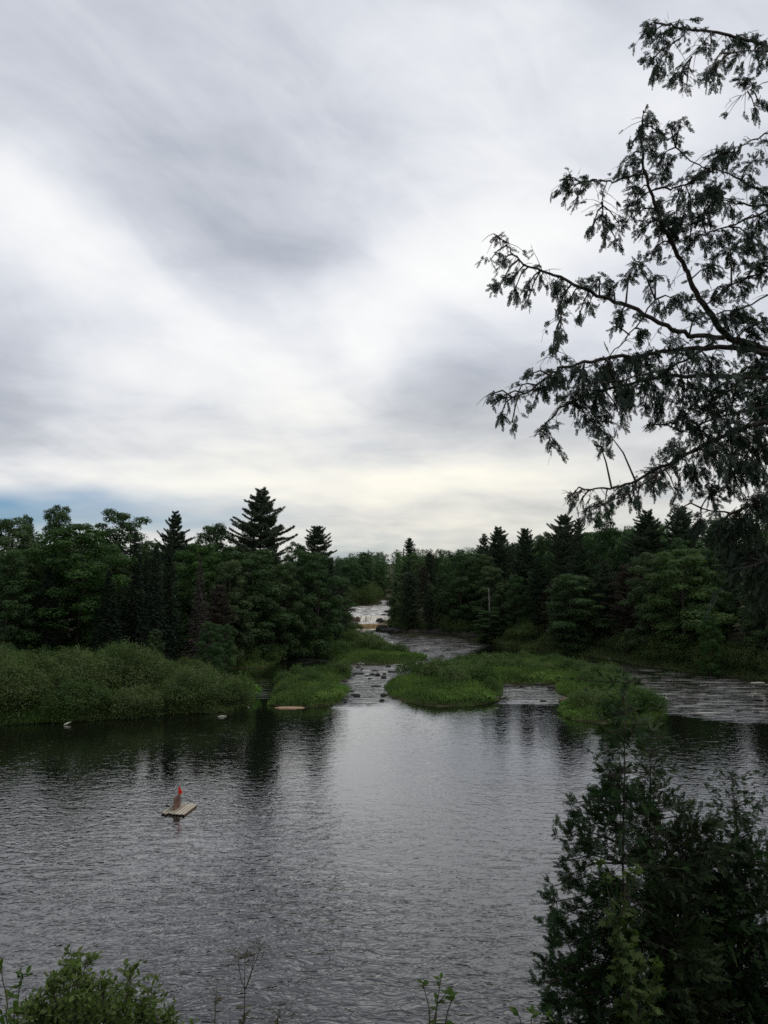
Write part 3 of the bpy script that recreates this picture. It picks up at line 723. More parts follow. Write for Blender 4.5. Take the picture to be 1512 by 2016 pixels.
for i, (bx, by, hh, side_) in enumerate([(-15.5, 224, 4.5, 'left'), (-12.5, 222.5, 4, 'left'), (-9.5, 223.5, 5, 'left'), (-7, 223, 3.6, 'left'), (-4.6, 224, 4.6, 'left'), (-3.4, 229, 4.5, 'left'), (-3.2, 236, 5, 'left'),
        (2.6, 188, 2.6, 'right'), (3.2, 194, 3, 'right'), (3.6, 201, 3, 'right'), (4.2, 209, 3.4, 'right'), (4.6, 217, 3.6, 'right'), (5, 226, 4, 'right'), (5.4, 236, 4, 'right')]):
    plant(ALK[i % 4], bx, by, hh, f'{"tall" if hh >= 4.5 else "low"} dark bush on the {side_} bank of the {"upper" if by > 205 else "lower"} falls', 'bushes on the banks of the falls', sxy=0.9, rng=rng)
# alder thicket on the near left bank
cnt = 0
x = rng.uniform(-60, -10, 6000); y = rng.uniform(60, 100, 6000); d = sdist(x, y, LEFT)
okk = (d > 0.25) & (np.degrees(np.arctan2(-x, y)) < 31)
for (bx, by) in poisson(list(zip(x[okk], y[okk])), 3.0, []):
    px, _ = topix(bx, by, 3)
    if px > 500: continue
    s = np.interp(px, ALD[:, 0], ALD[:, 1]) + rng.uniform(6, 11) + 30 * rng.uniform() ** 1.7; zb = hz(bx, by)
    hmax = at(px, s, by)[2] - zb
    dd = float(sdist(np.array([bx]), np.array([by]), LEFT)[0])
    h = min(hmax, 2.4 + dd * 0.75 + rng.uniform(-1.1, 0.9), 6.6)
    if h < 1.0: continue
    if by > 94 and h > 4.5: h = 4.5
    plant(rng.choice(ALK), bx, by, h, f'{"low" if h < 3 else ("tall" if h > 4.6 else "middling")} alder bush at the {"waterside" if dd < 4.5 else ("heart" if dd < 11 else "crest")} of the thicket below {LAND[int(np.argmin([abs(q[0] - px) for q in LAND]))][2]}', 'alder bushes of the near left bank', sxy=min(1.5, max(0.75, 4.4 / h)), rng=rng); cnt += 1
at_px('willow0', 470, 1328, 77, 'bright green bush at the tip of the alder thicket', 60)
print('fill', NF, 'alder', cnt)

# far wood on the ridge and behind: a distant mass
mb = MB()
n = 5200; x = rng.uniform(-190, 230, n); y = rng.uniform(200, 460, n)
kx = (np.abs(np.degrees(np.arctan2(x, y))) < 27) & ((y > 252) | (sdist(x, y, LEFT) > 24) | (sdist(x, y, RIGHT) > 30)) & ((sdist(x, y, LEFT) > 3) | (sdist(x, y, RIGHT) > 3))
pts = poisson(list(zip(x[kx], y[kx])), 6.0, [])
keys = ['broad0', 'broad2', 'broad4', 'pine0', 'pine3', 'spruce1', 'broad1']
nfar = 0
for (fx, fy) in pts:
    px, _ = topix(fx, fy, 12)
    # keep only what can show: above the near woods' shoulder or in the gap
    if not (560 < px < 1330) and rng.uniform() < 0.6: continue
    k = keys[rng.integers(len(keys))]; Q, Tt, H = RAWC[k]; zb = hz(fx, fy)
    s = np.interp(px, SKY[:, 0], SKY[:, 1]) + rng.uniform(0, 14) + (0 if fy > 380 else 8)
    hmax = at(px, s, fy)[2] - zb; h = min(rng.uniform(13, 20), hmax)
    if h < 4: continue
    sc_ = h / H; pick = rng.choice(len(Q), 900, replace=False)
    a = rng.uniform(0, 6.28); ca, sa = math.cos(a), math.sin(a)
    q = Q[pick]; c0 = q.mean(1, keepdims=True); q = c0 + (q - c0) * 2.6
    V = np.stack([q[..., 0] * ca - q[..., 1] * sa, q[..., 0] * sa + q[..., 1] * ca, q[..., 2]], -1) * sc_ * np.array([1.15, 1.15, 1])
    V = V + [fx, fy, zb]
    mb.add(V.reshape(-1, 3), np.arange(len(pick) * 4).reshape(-1, 4), np.repeat(np.clip(Tt[pick] + rng.normal() * 0.25, 0, 1), 4)); nfar += 1
tag(mb.obj('distant_woods', M['broad']), 'distant wooded ridge closing the valley behind the falls', 'woods', None, 'stuff')
print('far', nfar)

# pale snags
def snag(px, y0p, y1p, Yd, r, lab, lean=0.0, name='dead_snag'):
    b = at(px, y1p, Yd); tpt = at(px + lean, y0p, Yd); g = hz(b[0], Yd)
    mb = MB(); b[2] = min(b[2], g + 0.0) if b[2] - g < 6 else b[2]
    b0 = np.array([b[0], Yd, g - 0.3])
    e = empty(name, (b0[0], b0[1], g)); o_ = b0 * [1, 1, 0] + [0, 0, g]
    q1 = b0 * .5 + tpt * .5 + [0.15, 0, 0]
    mb.tube(np.array([b0, q1, tpt]) - o_, [r, r * .8, r * .35], 6); mb.obj('trunk', M['pale'], e)
    mb2 = MB(); rs = np.random.default_rng(int(px))
    for i in range(7 if 'snag' in lab else 0):
        s_ = rs.uniform(0.45, 0.95); c_ = b0 * (1 - s_) + tpt * s_ - o_; dv = np.array([rs.uniform(-1, 1), rs.uniform(-.5, .5), rs.uniform(.1, .6)]) * 1.2
        mb2.tube([c_, c_ + dv], [r * .3, r * .1], 4)
    if mb2.V: mb2.obj('branches', M['pale'], e)
    return tag(e, lab, 'dead tree')
snag(676, 1140, 1238, 168, 0.14, 'bare pale snag standing on the point left of the falls', -4)
at_px('broad1', 962, 1200, 149, 'low bushy tree at the shore under the white birch stem', 60)
snag(962, 1158, 1202, 151.5, 0.11, 'white birch stem gleaming inside the right wood', 0)

# ------------------------------------------------------------------ island vegetation
def herbs(poly, n, hmax, lab, name, seed, mat='grass', dlo=0.05, wd=0.07, cond=None):
    rs = np.random.default_rng(seed); P_ = np.array(poly); x0, y0 = P_.min(0); x1, y1 = P_.max(0)
    x = rs.uniform(x0, x1, n * 4); y = rs.uniform(y0, y1, n * 4); d = sdist(x, y, poly)
    k = d + 0.45 * lnoise(x, y, 0.9, seed + 3) + 0.25 * lnoise(x, y, 0.3, seed + 5) > dlo - 0.35 * rs.uniform(0, 1, n * 4) ** 3
    if cond is not None: k &= cond(x, y)
    x, y, d = x[k][:n], y[k][:n], d[k][:n]
    z = height(x, y); cl = lnoise(x, y, 1.1, seed + 1); h = hmax * (0.42 + 0.42 * cl + 0.25 * lnoise(x, y, 0.35, seed + 9) + 0.75 * rs.uniform(0, 1, len(x)) ** 3) * (0.55 + 0.45 * sstep(0, 1.2, d))
    h = np.maximum(h, 0.12)
    dr = rs.normal(size=(len(x), 3)) * 0.35; dr[:, 2] = 1; dr /= np.linalg.norm(dr, axis=1)[:, None]
    mb = MB(); base = np.stack([x, y, np.maximum(z, 0.0)], 1)
    tn = np.clip(0.42 + 0.55 * lnoise(x, y, 1.6, seed + 2) + 0.3 * lnoise(x, y, 0.5, seed + 4) + 0.2 * rs.normal(size=len(x)), 0, 1)
    mb.leaves(base + dr * h[:, None] * 0.5, rs.normal(size=(len(x), 3)) * [1, 1, .2], h, wd * rs.uniform(.6, 1.4, len(x)), rs, tn, up=dr)
    # broad herb leaves near the top of the growth
    q = rs.uniform(0.35, 1.0, len(x)); pl = base + dr * (h * q)[:, None] + rs.normal(size=(len(x), 3)) * 0.05
    mb.leaves(pl, rs.normal(size=(len(x), 3)) * .7 + [0, 0, 1], 0.13 * rs.uniform(.6, 1.3, len(x)), 0.08, rs, np.clip(tn + .1, 0, 1))
    return tag(mb.obj(name, M[mat]), lab, 'herbs', None, 'stuff')
herbs(ISL_A, 22000, 0.85, 'dense green grass and herbs covering the small island beside the sand bar', 'grass', 1)
herbs(ISL_B, 60000, 0.9, 'dense green grass and herbs covering the long hooked island', 'grass', 2)
herbs(ISL_C, 22000, 0.8, 'dense green grass and herbs covering the farthest island below the falls', 'grass', 3)
LG = G([(-200, 1436), (0, 1428), (60, 1425), (130, 1422), (175, 1417), (160, 1408), (110, 1400), (60, 1394), (0, 1396), (-200, 1400)])
herbs(LG, 16000, 1.0, 'tall dark grass fringing the near left bank', 'grass', 4)
LG3 = G([(150, 1421), (200, 1417), (330, 1408), (430, 1404), (487, 1392), (498, 1376), (480, 1370), (430, 1388), (330, 1394), (200, 1402), (150, 1408)])
herbs(LG3, 26000, 0.7, 'dark rank herbs under the edge of the alder thicket', 'undergrowth', 6, mat='alder')
RS = [(733, 1241), (780, 1250), (850, 1253), (940, 1259), (1000, 1270), (1060, 1278), (1140, 1290), (1200, 1299), (1300, 1316), (1400, 1329), (1512, 1340), (1640, 1352)]
herbs(G([(a_, b_ + 1) for a_, b_ in RS[3:]] + [(a_ + 6, b_ - 11) for a_, b_ in RS[3:][::-1]]), 50000, 1.0, 'dark undergrowth along the right shore', 'undergrowth', 7, mat='alder')
LG2 = G([(455, 1317), (520, 1314), (560, 1297), (585, 1285), (640, 1279), (668, 1270), (690, 1262), (702, 1252), (690, 1252), (660, 1262), (600, 1275), (560, 1285), (500, 1303), (455, 1306)])
herbs(LG2, 16000, 0.9, 'low herbs along the far left shore', 'grass', 5)
def isl_bush(L, lab, grp, kinds):
    pxs_ = sorted(q[0] for q in L); med = float(np.median([q[1] for q in L])); hm = float(np.median([q[2] for q in L])); lab0 = lab
    W5 = ['leftmost, ', 'towards the left, ', 'near the middle, ', 'towards the right, ', 'rightmost, ']
    for (px, py, h, sx_) in L:
        if len(L) > 1:
            r_ = pxs_.index(px); w5 = W5[0] if r_ == 0 else W5[4] if r_ == len(L) - 1 else W5[1 + int(3 * (r_ - 1) / max(1, len(L) - 2))]
            lab = ('tall ' if h > hm else 'low ') + lab0 + ', ' + w5 + ('nearer the pool' if py > med else 'farther from the pool')
        x, y = gnd(px, py); k = rng.choice(kinds)
        plant(k, x, y, h * (1.3 if k[0] == 'w' else 1.0), lab, grp, sxy=sx_ * (0.85 if k[0] == 'w' else 1.0), rng=rng, z=max(0.05, hz(x, y) - 0.1))
rr = np.random.default_rng(9)
W3 = ['willow0', 'willow1', 'willow2']
L = []
for px in np.linspace(878, 1120, 20): L.append((px, 1313 + rr.uniform(-4, 4) + (8 if px < 900 else 0), rr.uniform(0.65, 1.2), rr.uniform(1.0, 1.5)))
for px in np.linspace(885, 1120, 13): L.append((px, 1328 + rr.uniform(-5, 5), rr.uniform(0.7, 1.3), rr.uniform(1.0, 1.5)))
isl_bush(L, 'bush along the back of the hooked island', 'willow bushes along the back of the hooked island', W3)
L = [(px + rr.uniform(-6, 6), py + rr.uniform(-3, 3), rr.uniform(1.0, 1.6), rr.uniform(1.0, 1.4)) for px, py in
     [(1130, 1330), (1150, 1338), (1165, 1345), (1185, 1345), (1200, 1350), (1180, 1362), (1215, 1362), (1205, 1375), (1235, 1375), (1160, 1362), (1180, 1385), (1220, 1390), (1250, 1392), (1270, 1400), (1240, 1405), (1200, 1408), (1165, 1400), (1280, 1410), (1150, 1405), (1225, 1415)]]
isl_bush(L, 'bush on the island\'s right hook', 'willow bushes on the right hook of the island', W3)
L = [(px + rr.uniform(-4, 4), py + rr.uniform(-2, 2), rr.uniform(1.2, 1.9), rr.uniform(0.9, 1.3)) for px, py in
     [(812, 1344), (832, 1340), (848, 1345), (862, 1338), (880, 1342), (900, 1350), (920, 1345), (940, 1352), (958, 1358), (965, 1368), (905, 1335), (930, 1338), (890, 1360)]]
isl_bush(L, 'dark bush on the hooked island\'s lobe', 'bushes on the front lobe of the hooked island', W3)
L = [(px + rr.uniform(-4, 4), py + rr.uniform(-2, 2), rr.uniform(0.9, 1.4), rr.uniform(0.9, 1.3)) for px, py in
     [(560, 1350), (585, 1342), (610, 1340), (630, 1336), (655, 1332), (675, 1330), (560, 1370), (590, 1362), (620, 1360), (640, 1372)]]
isl_bush(L, 'bush on the sand bar island', 'bushes on the small island', W3)
L = [(px + rr.uniform(-4, 4), py + rr.uniform(-2, 2), rr.uniform(1.2, 2.0), rr.uniform(1.0, 1.4)) for px, py in
     [(672, 1282), (690, 1274), (705, 1270), (725, 1272), (740, 1278), (700, 1286), (725, 1288), (750, 1288), (765, 1292), (675, 1296), (790, 1294)]]
isl_bush(L, 'willow on the farthest island', 'willow bushes on the farthest island', W3)
L = [(px, py, rr.uniform(0.7, 1.0), rr.uniform(1.0, 1.4)) for px, py in [(640, 1380), (655, 1376), (662, 1368), (668, 1362), (625, 1385)]]
isl_bush(L, 'fern clump on the sand bar island', 'fern clumps on the small island', ['fern0', 'fern1'])
L = [(px, py, rr.uniform(0.7, 1.0), rr.uniform(1.0, 1.5)) for px, py in [(780, 1300), (795, 1300), (810, 1299), (822, 1299)]]
isl_bush(L, 'fern clump on the farthest island', 'fern clumps on the farthest island', ['fern0', 'fern1'])
L = [(px, py, rr.uniform(0.6, 0.9), rr.uniform(1.0, 1.5)) for px, py in [(930, 1378), (945, 1382), (915, 1384), (955, 1374), (900, 1374), (1040, 1342), (1060, 1342), (1078, 1343), (1092, 1346), (1122, 1404), (1135, 1396), (1128, 1412), (860, 1380), (830, 1372), (880, 1386)]]
isl_bush(L, 'fern clump on the hooked island', 'fern clumps on the hooked island', ['fern0', 'fern1'])
isl_bush([(462, 1372, 1.4, 1.5)], 'yellow-green fern clump at the right end of the alder thicket', None, ['fern0'])

# ------------------------------------------------------------------ rocks, logs, sand
def ico(seed, sub=2):
    import bmesh
    bm = bmesh.new(); bmesh.ops.create_icosphere(bm, subdivisions=sub, radius=1.0)
    V = np.array([v.co[:] for v in bm.verts]); Fc = np.array([[v.index for v in f.verts] for f in bm.faces]); bm.free()
    n = lnoise(V[:, 0] * 3, V[:, 1] * 3 + V[:, 2] * 2, 1.2, seed); V = V * (1 + 0.22 * n)[:, None]
    V[:, 2] = np.clip(V[:, 2], -1, 0.9)
    return V, Fc
RM = []
for i in range(4):
    V, Fc = ico(i); mb = MB(); mb.add(V, Fc); RM.append(mb.mesh('rock', M['rock'], False))
def rock(px, py, w, h, lab, grp, i=0, mat=None, z=0.0, depth=0.7):
    x, y = gnd(px, py); me = RM[i % 4]
    if mat: me = me.copy(); me.materials[0] = M[mat]
    o = bpy.data.objects.new('rock', me); COL.objects.link(o)
    o.location = (x, y, z + h * 0.1); o.scale = (w / 2, w / 2 * depth, h); o.rotation_euler = (0, 0, (i * 1.7) % 0.8 - 0.4)
    return tag(o, lab, 'rock', grp)
CR = [(738, 1321, 1.0), (714, 1318, .3), (701, 1327, 1.0), (711, 1327, 1.1), (692, 1331, 1.0), (678, 1332, .5), (733, 1329, .9), (744, 1330, .7), (757, 1328, .5), (773, 1323, 1.2), (722, 1331, .6),
      (728, 1337, .5), (755, 1335, .7), (680, 1343, .8), (740, 1351, 1.2), (672, 1353, 1.0), (684, 1354, .4), (675, 1361, 1.8), (692, 1362, .5), (675, 1370, .7), (702, 1371, .75), (681, 1378, .6),
      (680, 1383, .4), (752, 1380, .6), (755, 1370, .7), (695, 1368, .5), (830, 1309, 1.2), (845, 1305, 1.4), (862, 1297, 1.6), (800, 1309, 1.0), (786, 1311, .9), (815, 1304, .9), (838, 1300, .8), (870, 1292, .9), (850, 1312, .8), (765, 1313, .8), (703, 1315, .5)]
for i, (px, py, w_) in enumerate(CR):
    rock(px, py, w_, rr.uniform(0.10, 0.2) if w_ < 0.7 or w_ > 0.8 else 0.28, f'{"wide" if w_ > 0.85 else "small"} dark stone in the {"upper" if py < 1333 else "lower"} central rapids, {"nearer the small island" if px < 700 else ("mid-stream" if px < 730 else "nearer the hooked island")}' if px < 780 else 'flat dark stone in the riffle between the two upper islands',
         'stones in the central rapids' if px < 780 else 'stones in the upper riffle', i)
for i, (px, py, w_) in enumerate([(1060, 1347, 1.0), (1098, 1352, .8), (1085, 1358, .6), (1030, 1352, .8), (1000, 1350, 1.2), (1070, 1381, .7), (1083, 1360, .7)]):
    rock(px, py, w_, 0.14, 'small dark stone in the sheltered inlet of the hooked island', 'stones in the inlet', i)
rock(1116, 1383, 1.5, 0.45, 'brown boulder at the mouth of the inlet', None, 1, 'brownrock')
rock(1088, 1355, 1.2, 0.3, 'dark flat boulder at the back corner of the inlet', None, 2)
rx_ = np.random.default_rng(33)
for i in range(34):
    px = rx_.uniform(1180, 1512); lo = 1318 + (px - 1180) * 0.06; py = rx_.uniform(lo + 4, lo + 78)
    if px < 1300 and py > 1335 + (px - 1220) * 0.6: continue
    rock(px, py, rx_.uniform(.5, 1.6), rx_.uniform(.06, .13), 'low dark stone just breaking the surface of the right channel', 'stones in the right channel', i)
for i, (px, py) in enumerate([(790, 1268), (820, 1272), (860, 1266), (905, 1272), (775, 1256), (840, 1282), (880, 1281), (800, 1262), (920, 1264), (760, 1253)]):
    rock(px, py, 1.3, 0.12, 'dark low stone in the far channel below the falls', 'stones in the far channel', i)
# ledge along the far right shore
for i, px in enumerate(np.linspace(752, 935, 15)):
    py = np.interp(px, [733, 780, 850, 940], [1239, 1247, 1250, 1257]); rock(px, py, rx_.uniform(2.6, 4.2), rx_.uniform(.7, 1.3), f'{"wide" if i % 2 else "narrow"} dark ledge block on the far right shore below {LAND[int(np.argmin([abs(q[0] - px) for q in LAND]))][2]}', 'ledge blocks of the far right shore', i, None, 0.1, 0.9)
for i, (X_, Y_, Z_, w_, h_) in enumerate([(-0.9, 186.5, 1.0, 2.2, 1.3), (-8.6, 181.8, .4, 1.8, 1.0), (-0.2, 191.5, 1.9, 1.8, 1.1), (0.6, 200, 2.6, 1.6, .8)]):
    o = rock(700, 1300, w_, h_, 'dark boulder at the side of the falls', 'boulders beside the falls', i); o.location = (X_, Y_, Z_)
for i, (X_, w_) in enumerate([(-7.2, 2.0), (-5.9, 1.4), (-8.6, 1.8)]):
    o = rock(700, 1300, w_, 1.0, 'dark rock splitting the middle tier of the falls', 'rocks in the middle tier of the falls', i, 'brownrock'); o.location = (X_, 188.9, 1.5)
o = rock(573, 1393, 5.0, 0.16, 'tan sand bar at the front edge of the small island', None, 1, 'sand', 0.0, 0.35); o.name = 'sand_bar'; o['category'] = 'sand bar'; o.rotation_euler = (0, 0, 0.03); o.scale = (1.42, 0.55, 0.10); o.location.y -= 0.25
def log(name, pts, r, mat, lab, cat='log', subs=()):
    mb = MB(); mb.tube(pts, r, 7)
    for sp_, sr in subs: mb.tube(sp_, sr, 5)
    return tag(mb.obj(name, M[mat], smooth=True), lab, cat)
def gp(px, py, z=0.0): x, y = gnd(px, py, z); return np.array((x, y, z))
log('driftwood', [gp(126, 1427, .05), gp(133, 1424, .12), gp(140, 1421, .2)], [.05, .08, .03], 'drift', 'short white stick poking out of the water by the left grass')
log('driftwood', [gp(429, 1411, .03), gp(437, 1410, .06), gp(446, 1410, .02)], [.03, .06, .03], 'drift', 'thin pale stick floating off the tip of the left bank')
log('fallen_log', [gp(452, 1378, .5), gp(470, 1386, .2), gp(492, 1393, 0.0)], [.12, .10, .04], 'drift', 'grey fallen log sliding into the water at the thicket tip', 'log',
    [([gp(458, 1381, .4), gp(452, 1376, 1.0)], [.05, .02]), ([gp(466, 1384, .3), gp(475, 1381, .7)], [.04, .015])])
log('driftwood', [gp(704, 1308, .05), gp(710, 1305, .5), gp(713, 1303, 1.1)], [.09, .09, .04], 'drift', 'white forked driftwood standing against the farthest island', 'driftwood',
    [([gp(711, 1306, .7), gp(704, 1306, .45)], [.05, .03]), ([gp(711, 1306, .7), gp(717, 1307, .1)], [.05, .04])])
log('fallen_log', [gp(966, 1372, .35), gp(985, 1375, .2), gp(1001, 1376, .1)], [.13, .12, .08], 'bark', 'dark log lying across the mouth of the inlet', 'log',
    [([gp(990, 1375, .2), gp(1003, 1368, .6)], [.04, .02])])
log('fallen_log', [gp(990, 1351, .1), gp(1020, 1350, .15), gp(1050, 1349, .08)], [.07, .07, .03], 'bark', 'thin dark log along the back of the inlet', 'log')
log('fallen_log', [gp(1098, 1279, .1), gp(1145, 1283, .15), gp(1188, 1288, .08)], [.08, .07, .04], 'drift', 'long pale log lying along the right shore')
log('fallen_log', [gp(892, 1252, .1), gp(903, 1252, .15), gp(912, 1253, .1)], [.1, .1, .08], 'drift', 'short pale log beached at the far right shore')
log('fallen_log', [gp(1195, 1297, .1), gp(1212, 1297, .15), gp(1222, 1299, .1)], [.07, .08, .05], 'drift', 'short pale log beached on the right shore')
log('fallen_log', [gp(1478, 1345, .1), gp(1492, 1344, .15), gp(1505, 1344, .1)], [.07, .08, .05], 'drift', 'pale log beached near the right edge of the photo')

# ------------------------------------------------------------------ raft with flag
def woodmat(name, a, b, sc=10):
    m, t = newmat(name); co = t.n('ShaderNodeTexCoord').outputs['Object']
    n = t.noise(t.vm('MULTIPLY', co, (4, 0.6, 4)).outputs[0], sc, 5, 0.6).outputs['Fac']
    rnd = t.n('ShaderNodeAttribute', {'attribute_name': 'tint'}).outputs['Fac']
    c = t.mix(t.m('MULTIPLY_ADD', n, 0.8, t.m('MULTIPLY_ADD', rnd, 0.5, -0.2), clamp=True), a, b)
    p = t.n('ShaderNodeBsdfPrincipled', Base__Color=c, Roughness=0.85, Normal=t.n('ShaderNodeBump', Strength=.4, Distance=.01, Height=n).outputs[0])
    t.l(p.outputs[0], t.n('ShaderNodeOutputMaterial').inputs[0]); return m
M['plank'] = woodmat('weathered_plank', (0.14, 0.12, 0.09), (0.48, 0.43, 0.34))
M['darkplank'] = woodmat('dark_plank', (0.050, 0.026, 0.016), (0.20, 0.110, 0.070))
m, t = newmat('orange_flag'); M['flag'] = m
p = t.n('ShaderNodeBsdfPrincipled', Base__Color=(0.85, 0.07, 0.02, 1), Roughness=0.7)
tr = t.n('ShaderNodeBsdfTranslucent', Color=(0.9, 0.12, 0.04, 1))
t.l(t.n('ShaderNodeMixShader', _0=0.4, _1=p.outputs[0], _2=tr.outputs[0]).outputs[0], t.n('ShaderNodeOutputMaterial').inputs[0])
c0 = np.array([*gnd(352, 1595), 0.0])
raft = empty('raft', c0)
tag(raft, 'small weathered wooden raft with upright brown boards and brushwood afloat on the pool', 'raft')
FL, FR, BR = (np.array([*gnd(*q, 0.085), 0.085]) for q in ((317, 1601), (363, 1604), (389, 1584)))
ax = BR - FR; Lr = np.linalg.norm(ax); ax /= Lr; sd_ = FR - FL; Wr = abs(np.dot(sd_, np.cross(ax, (0, 0, 1)))); side = np.cross(ax, (0, 0, 1.0))
ctr = (FL + BR) / 2 - c0; rs = np.random.default_rng(4)
n_pl = 7
for i in range(n_pl):
    f_ = (i + .5) / n_pl - .5
    mb = MB(); mb.box(ctr + side * f_ * Wr + ax * rs.uniform(-.06, .06), Lr / 2 * rs.uniform(.94, 1.04), Wr / n_pl * .33, 0.022, ax, tint=rs.uniform(0.2, 1) if i > 3 else rs.uniform(0, .45))
    mb.obj('plank', M['plank'], raft)
for s_ in (-.38, 0, .38):
    mb = MB(); mb.box(ctr + ax * s_ * Lr - [0, 0, .055], .06, Wr / 2 * .98, .032, ax, tint=.2); mb.obj('crossbeam', M['darkplank'], raft)
for s_ in (-.44, .44):
    mb = MB(); P0 = ctr + side * s_ * Wr - [0, 0, .07]; mb.tube([P0 - ax * Lr * .48, P0, P0 + ax * Lr * .48], [.055, .06, .055], 8, .2); mb.obj('float_log', M['darkplank'], raft)
# upright panel of dark boards along the raft
pc = ctr - side * Wr * 0.10 - ax * 0.02
for i in range(4):
    mb = MB(); mb.box(pc + [0, 0, .11 + i * .155], .44, .014, .070, ax, tint=rs.uniform(0, .9)); mb.obj('board', M['darkplank'], raft)
for s_ in (-.33, .30):
    mb = MB(); mb.box(pc + ax * s_ + side * -.032 + [0, 0, .32], .03, .016, .36, ax, tint=.1); mb.obj('post', M['darkplank'], raft)
mb = MB(); brs = np.random.default_rng(15)
for i in range(34):
    q0 = ctr - side * Wr * brs.uniform(.15, .45) + ax * Lr * brs.uniform(-.05, .42) + [0, 0, .03]; dv = brs.normal(size=3) * [1, 1, .35] + [0, 0, .35]
    mb.tube([q0, q0 + dv * .10 + [0, 0, .02], q0 + dv * .2], [.006, .005, .003], 3)
mb.obj('brushwood', M['stem'], raft)
flg = empty('flag', c0 + pc + side * 0.045 + [0, 0, 0.02]); tag(flg, 'small orange pennant on a short stick on the wooden raft', 'flag')
mb = MB(); mb.tube([(0, 0, 0), (0, 0, .6), (0.01, 0, 1.13)], [.014, .012, .009], 6); mb.obj('flagpole', M['darkplank'], flg)
mb = MB(); u = np.linspace(0, 1, 7)
V = []
for k_, uu in enumerate(u):
    wv_ = 0.05 * math.sin(uu * 6); zt_ = 1.12 - .22 * uu; zb_ = .66 + .12 * uu
    V += [(.01 + .21 * uu, wv_, zt_ - .05 * uu), (.01 + .21 * uu, wv_ + .02, zb_)]
V = np.array(V); q = [(2 * i, 2 * i + 2, 2 * i + 3, 2 * i + 1) for i in range(6)]
mb.add(V, q); mb.add(V + [0, .004, 0], [tuple(reversed(f)) for f in q]); mb.obj('pennant', M['flag'], flg)

# ------------------------------------------------------------------ near cedar (top right)
def spray_template(seed, nb=7):
    """flat fan of scale-leaf twigs, unit length along +X, normal +Z: triangles"""
    rs = np.random.default_rng(seed); V = []; Fc = []
    def sliver(p, d, l, w_):
        nrm = np.array([-d[1], d[0], 0.0]); i = len(V)
        m_ = p + d * l * .45
        V.extend([p - nrm * w_ * .35, m_ - nrm * w_ * .5, p + d * l, m_ + nrm * w_ * .5]); Fc.append((i, i + 1, i + 2, i + 3))
    d0 = np.array([1.0, 0, 0]); sliver(np.zeros(3), d0, 1.0, 0.055)
    for b in range(nb):
        s = 0.10 + 0.85 * b / nb; l = (0.30 * (1 - s) ** 0.7 + 0.08) * rs.uniform(.75, 1.2)
        for sg in (-1, 1):
            a = sg * R(rs.uniform(24, 42)); d = np.array([math.cos(a), math.sin(a), rs.uniform(-.25, .1)])
            p0 = np.array([s + rs.uniform(-.03, .03), 0, -0.10 * s * s]); sliver(p0, d, l, 0.062)
            for c in range(2):
                s2 = 0.35 + 0.3 * c; l2 = l * (.50 - .12 * c) * rs.uniform(.7, 1.2)
                for sg2 in (-1, 1):
                    a2 = a + sg2 * R(rs.uniform(28, 45)); d2 = np.array([math.cos(a2), math.sin(a2), rs.uniform(-.3, .1)])
                    sliver(p0 + d * l * s2, d2, l2, 0.05)
    return np.array(V), np.array(Fc)
TPL = [spray_template(s) for s in range(4)]
def place_sprays(mb, P, Dr, Nr, Ls, rs, tint):
    which = rs.integers(0, len(TPL), len(P))
    Dr = Dr / (np.linalg.norm(Dr, axis=1)[:, None] + 1e-9)
    Nr = Nr - (Nr * Dr).sum(1)[:, None] * Dr; Nr /= np.linalg.norm(Nr, axis=1)[:, None] + 1e-9
    S = np.cross(Nr, Dr)
    for k_, (V, Fc) in enumerate(TPL):
        i = np.where(which == k_)[0]
        if not len(i): continue
        W_ = P[i][:, None] + Ls[i][:, None, None] * (V[None, :, 0:1] * Dr[i][:, None] + V[None, :, 1:2] * S[i][:, None] + V[None, :, 2:3] * Nr[i][:, None])
        Fa = Fc[None] + (np.arange(len(i)) * len(V))[:, None, None]
        mb.add(W_.reshape(-1, 3), Fa.reshape(-1, 4), np.repeat(tint[i], len(V)))
def densify(P, k=5):
    P = np.asarray(P, float); t0 = np.arange(len(P)); t1 = np.linspace(0, len(P) - 1, (len(P) - 1) * k + 1)
    return np.stack([np.interp(t1, t0, P[:, i]) for i in range(3)], 1)
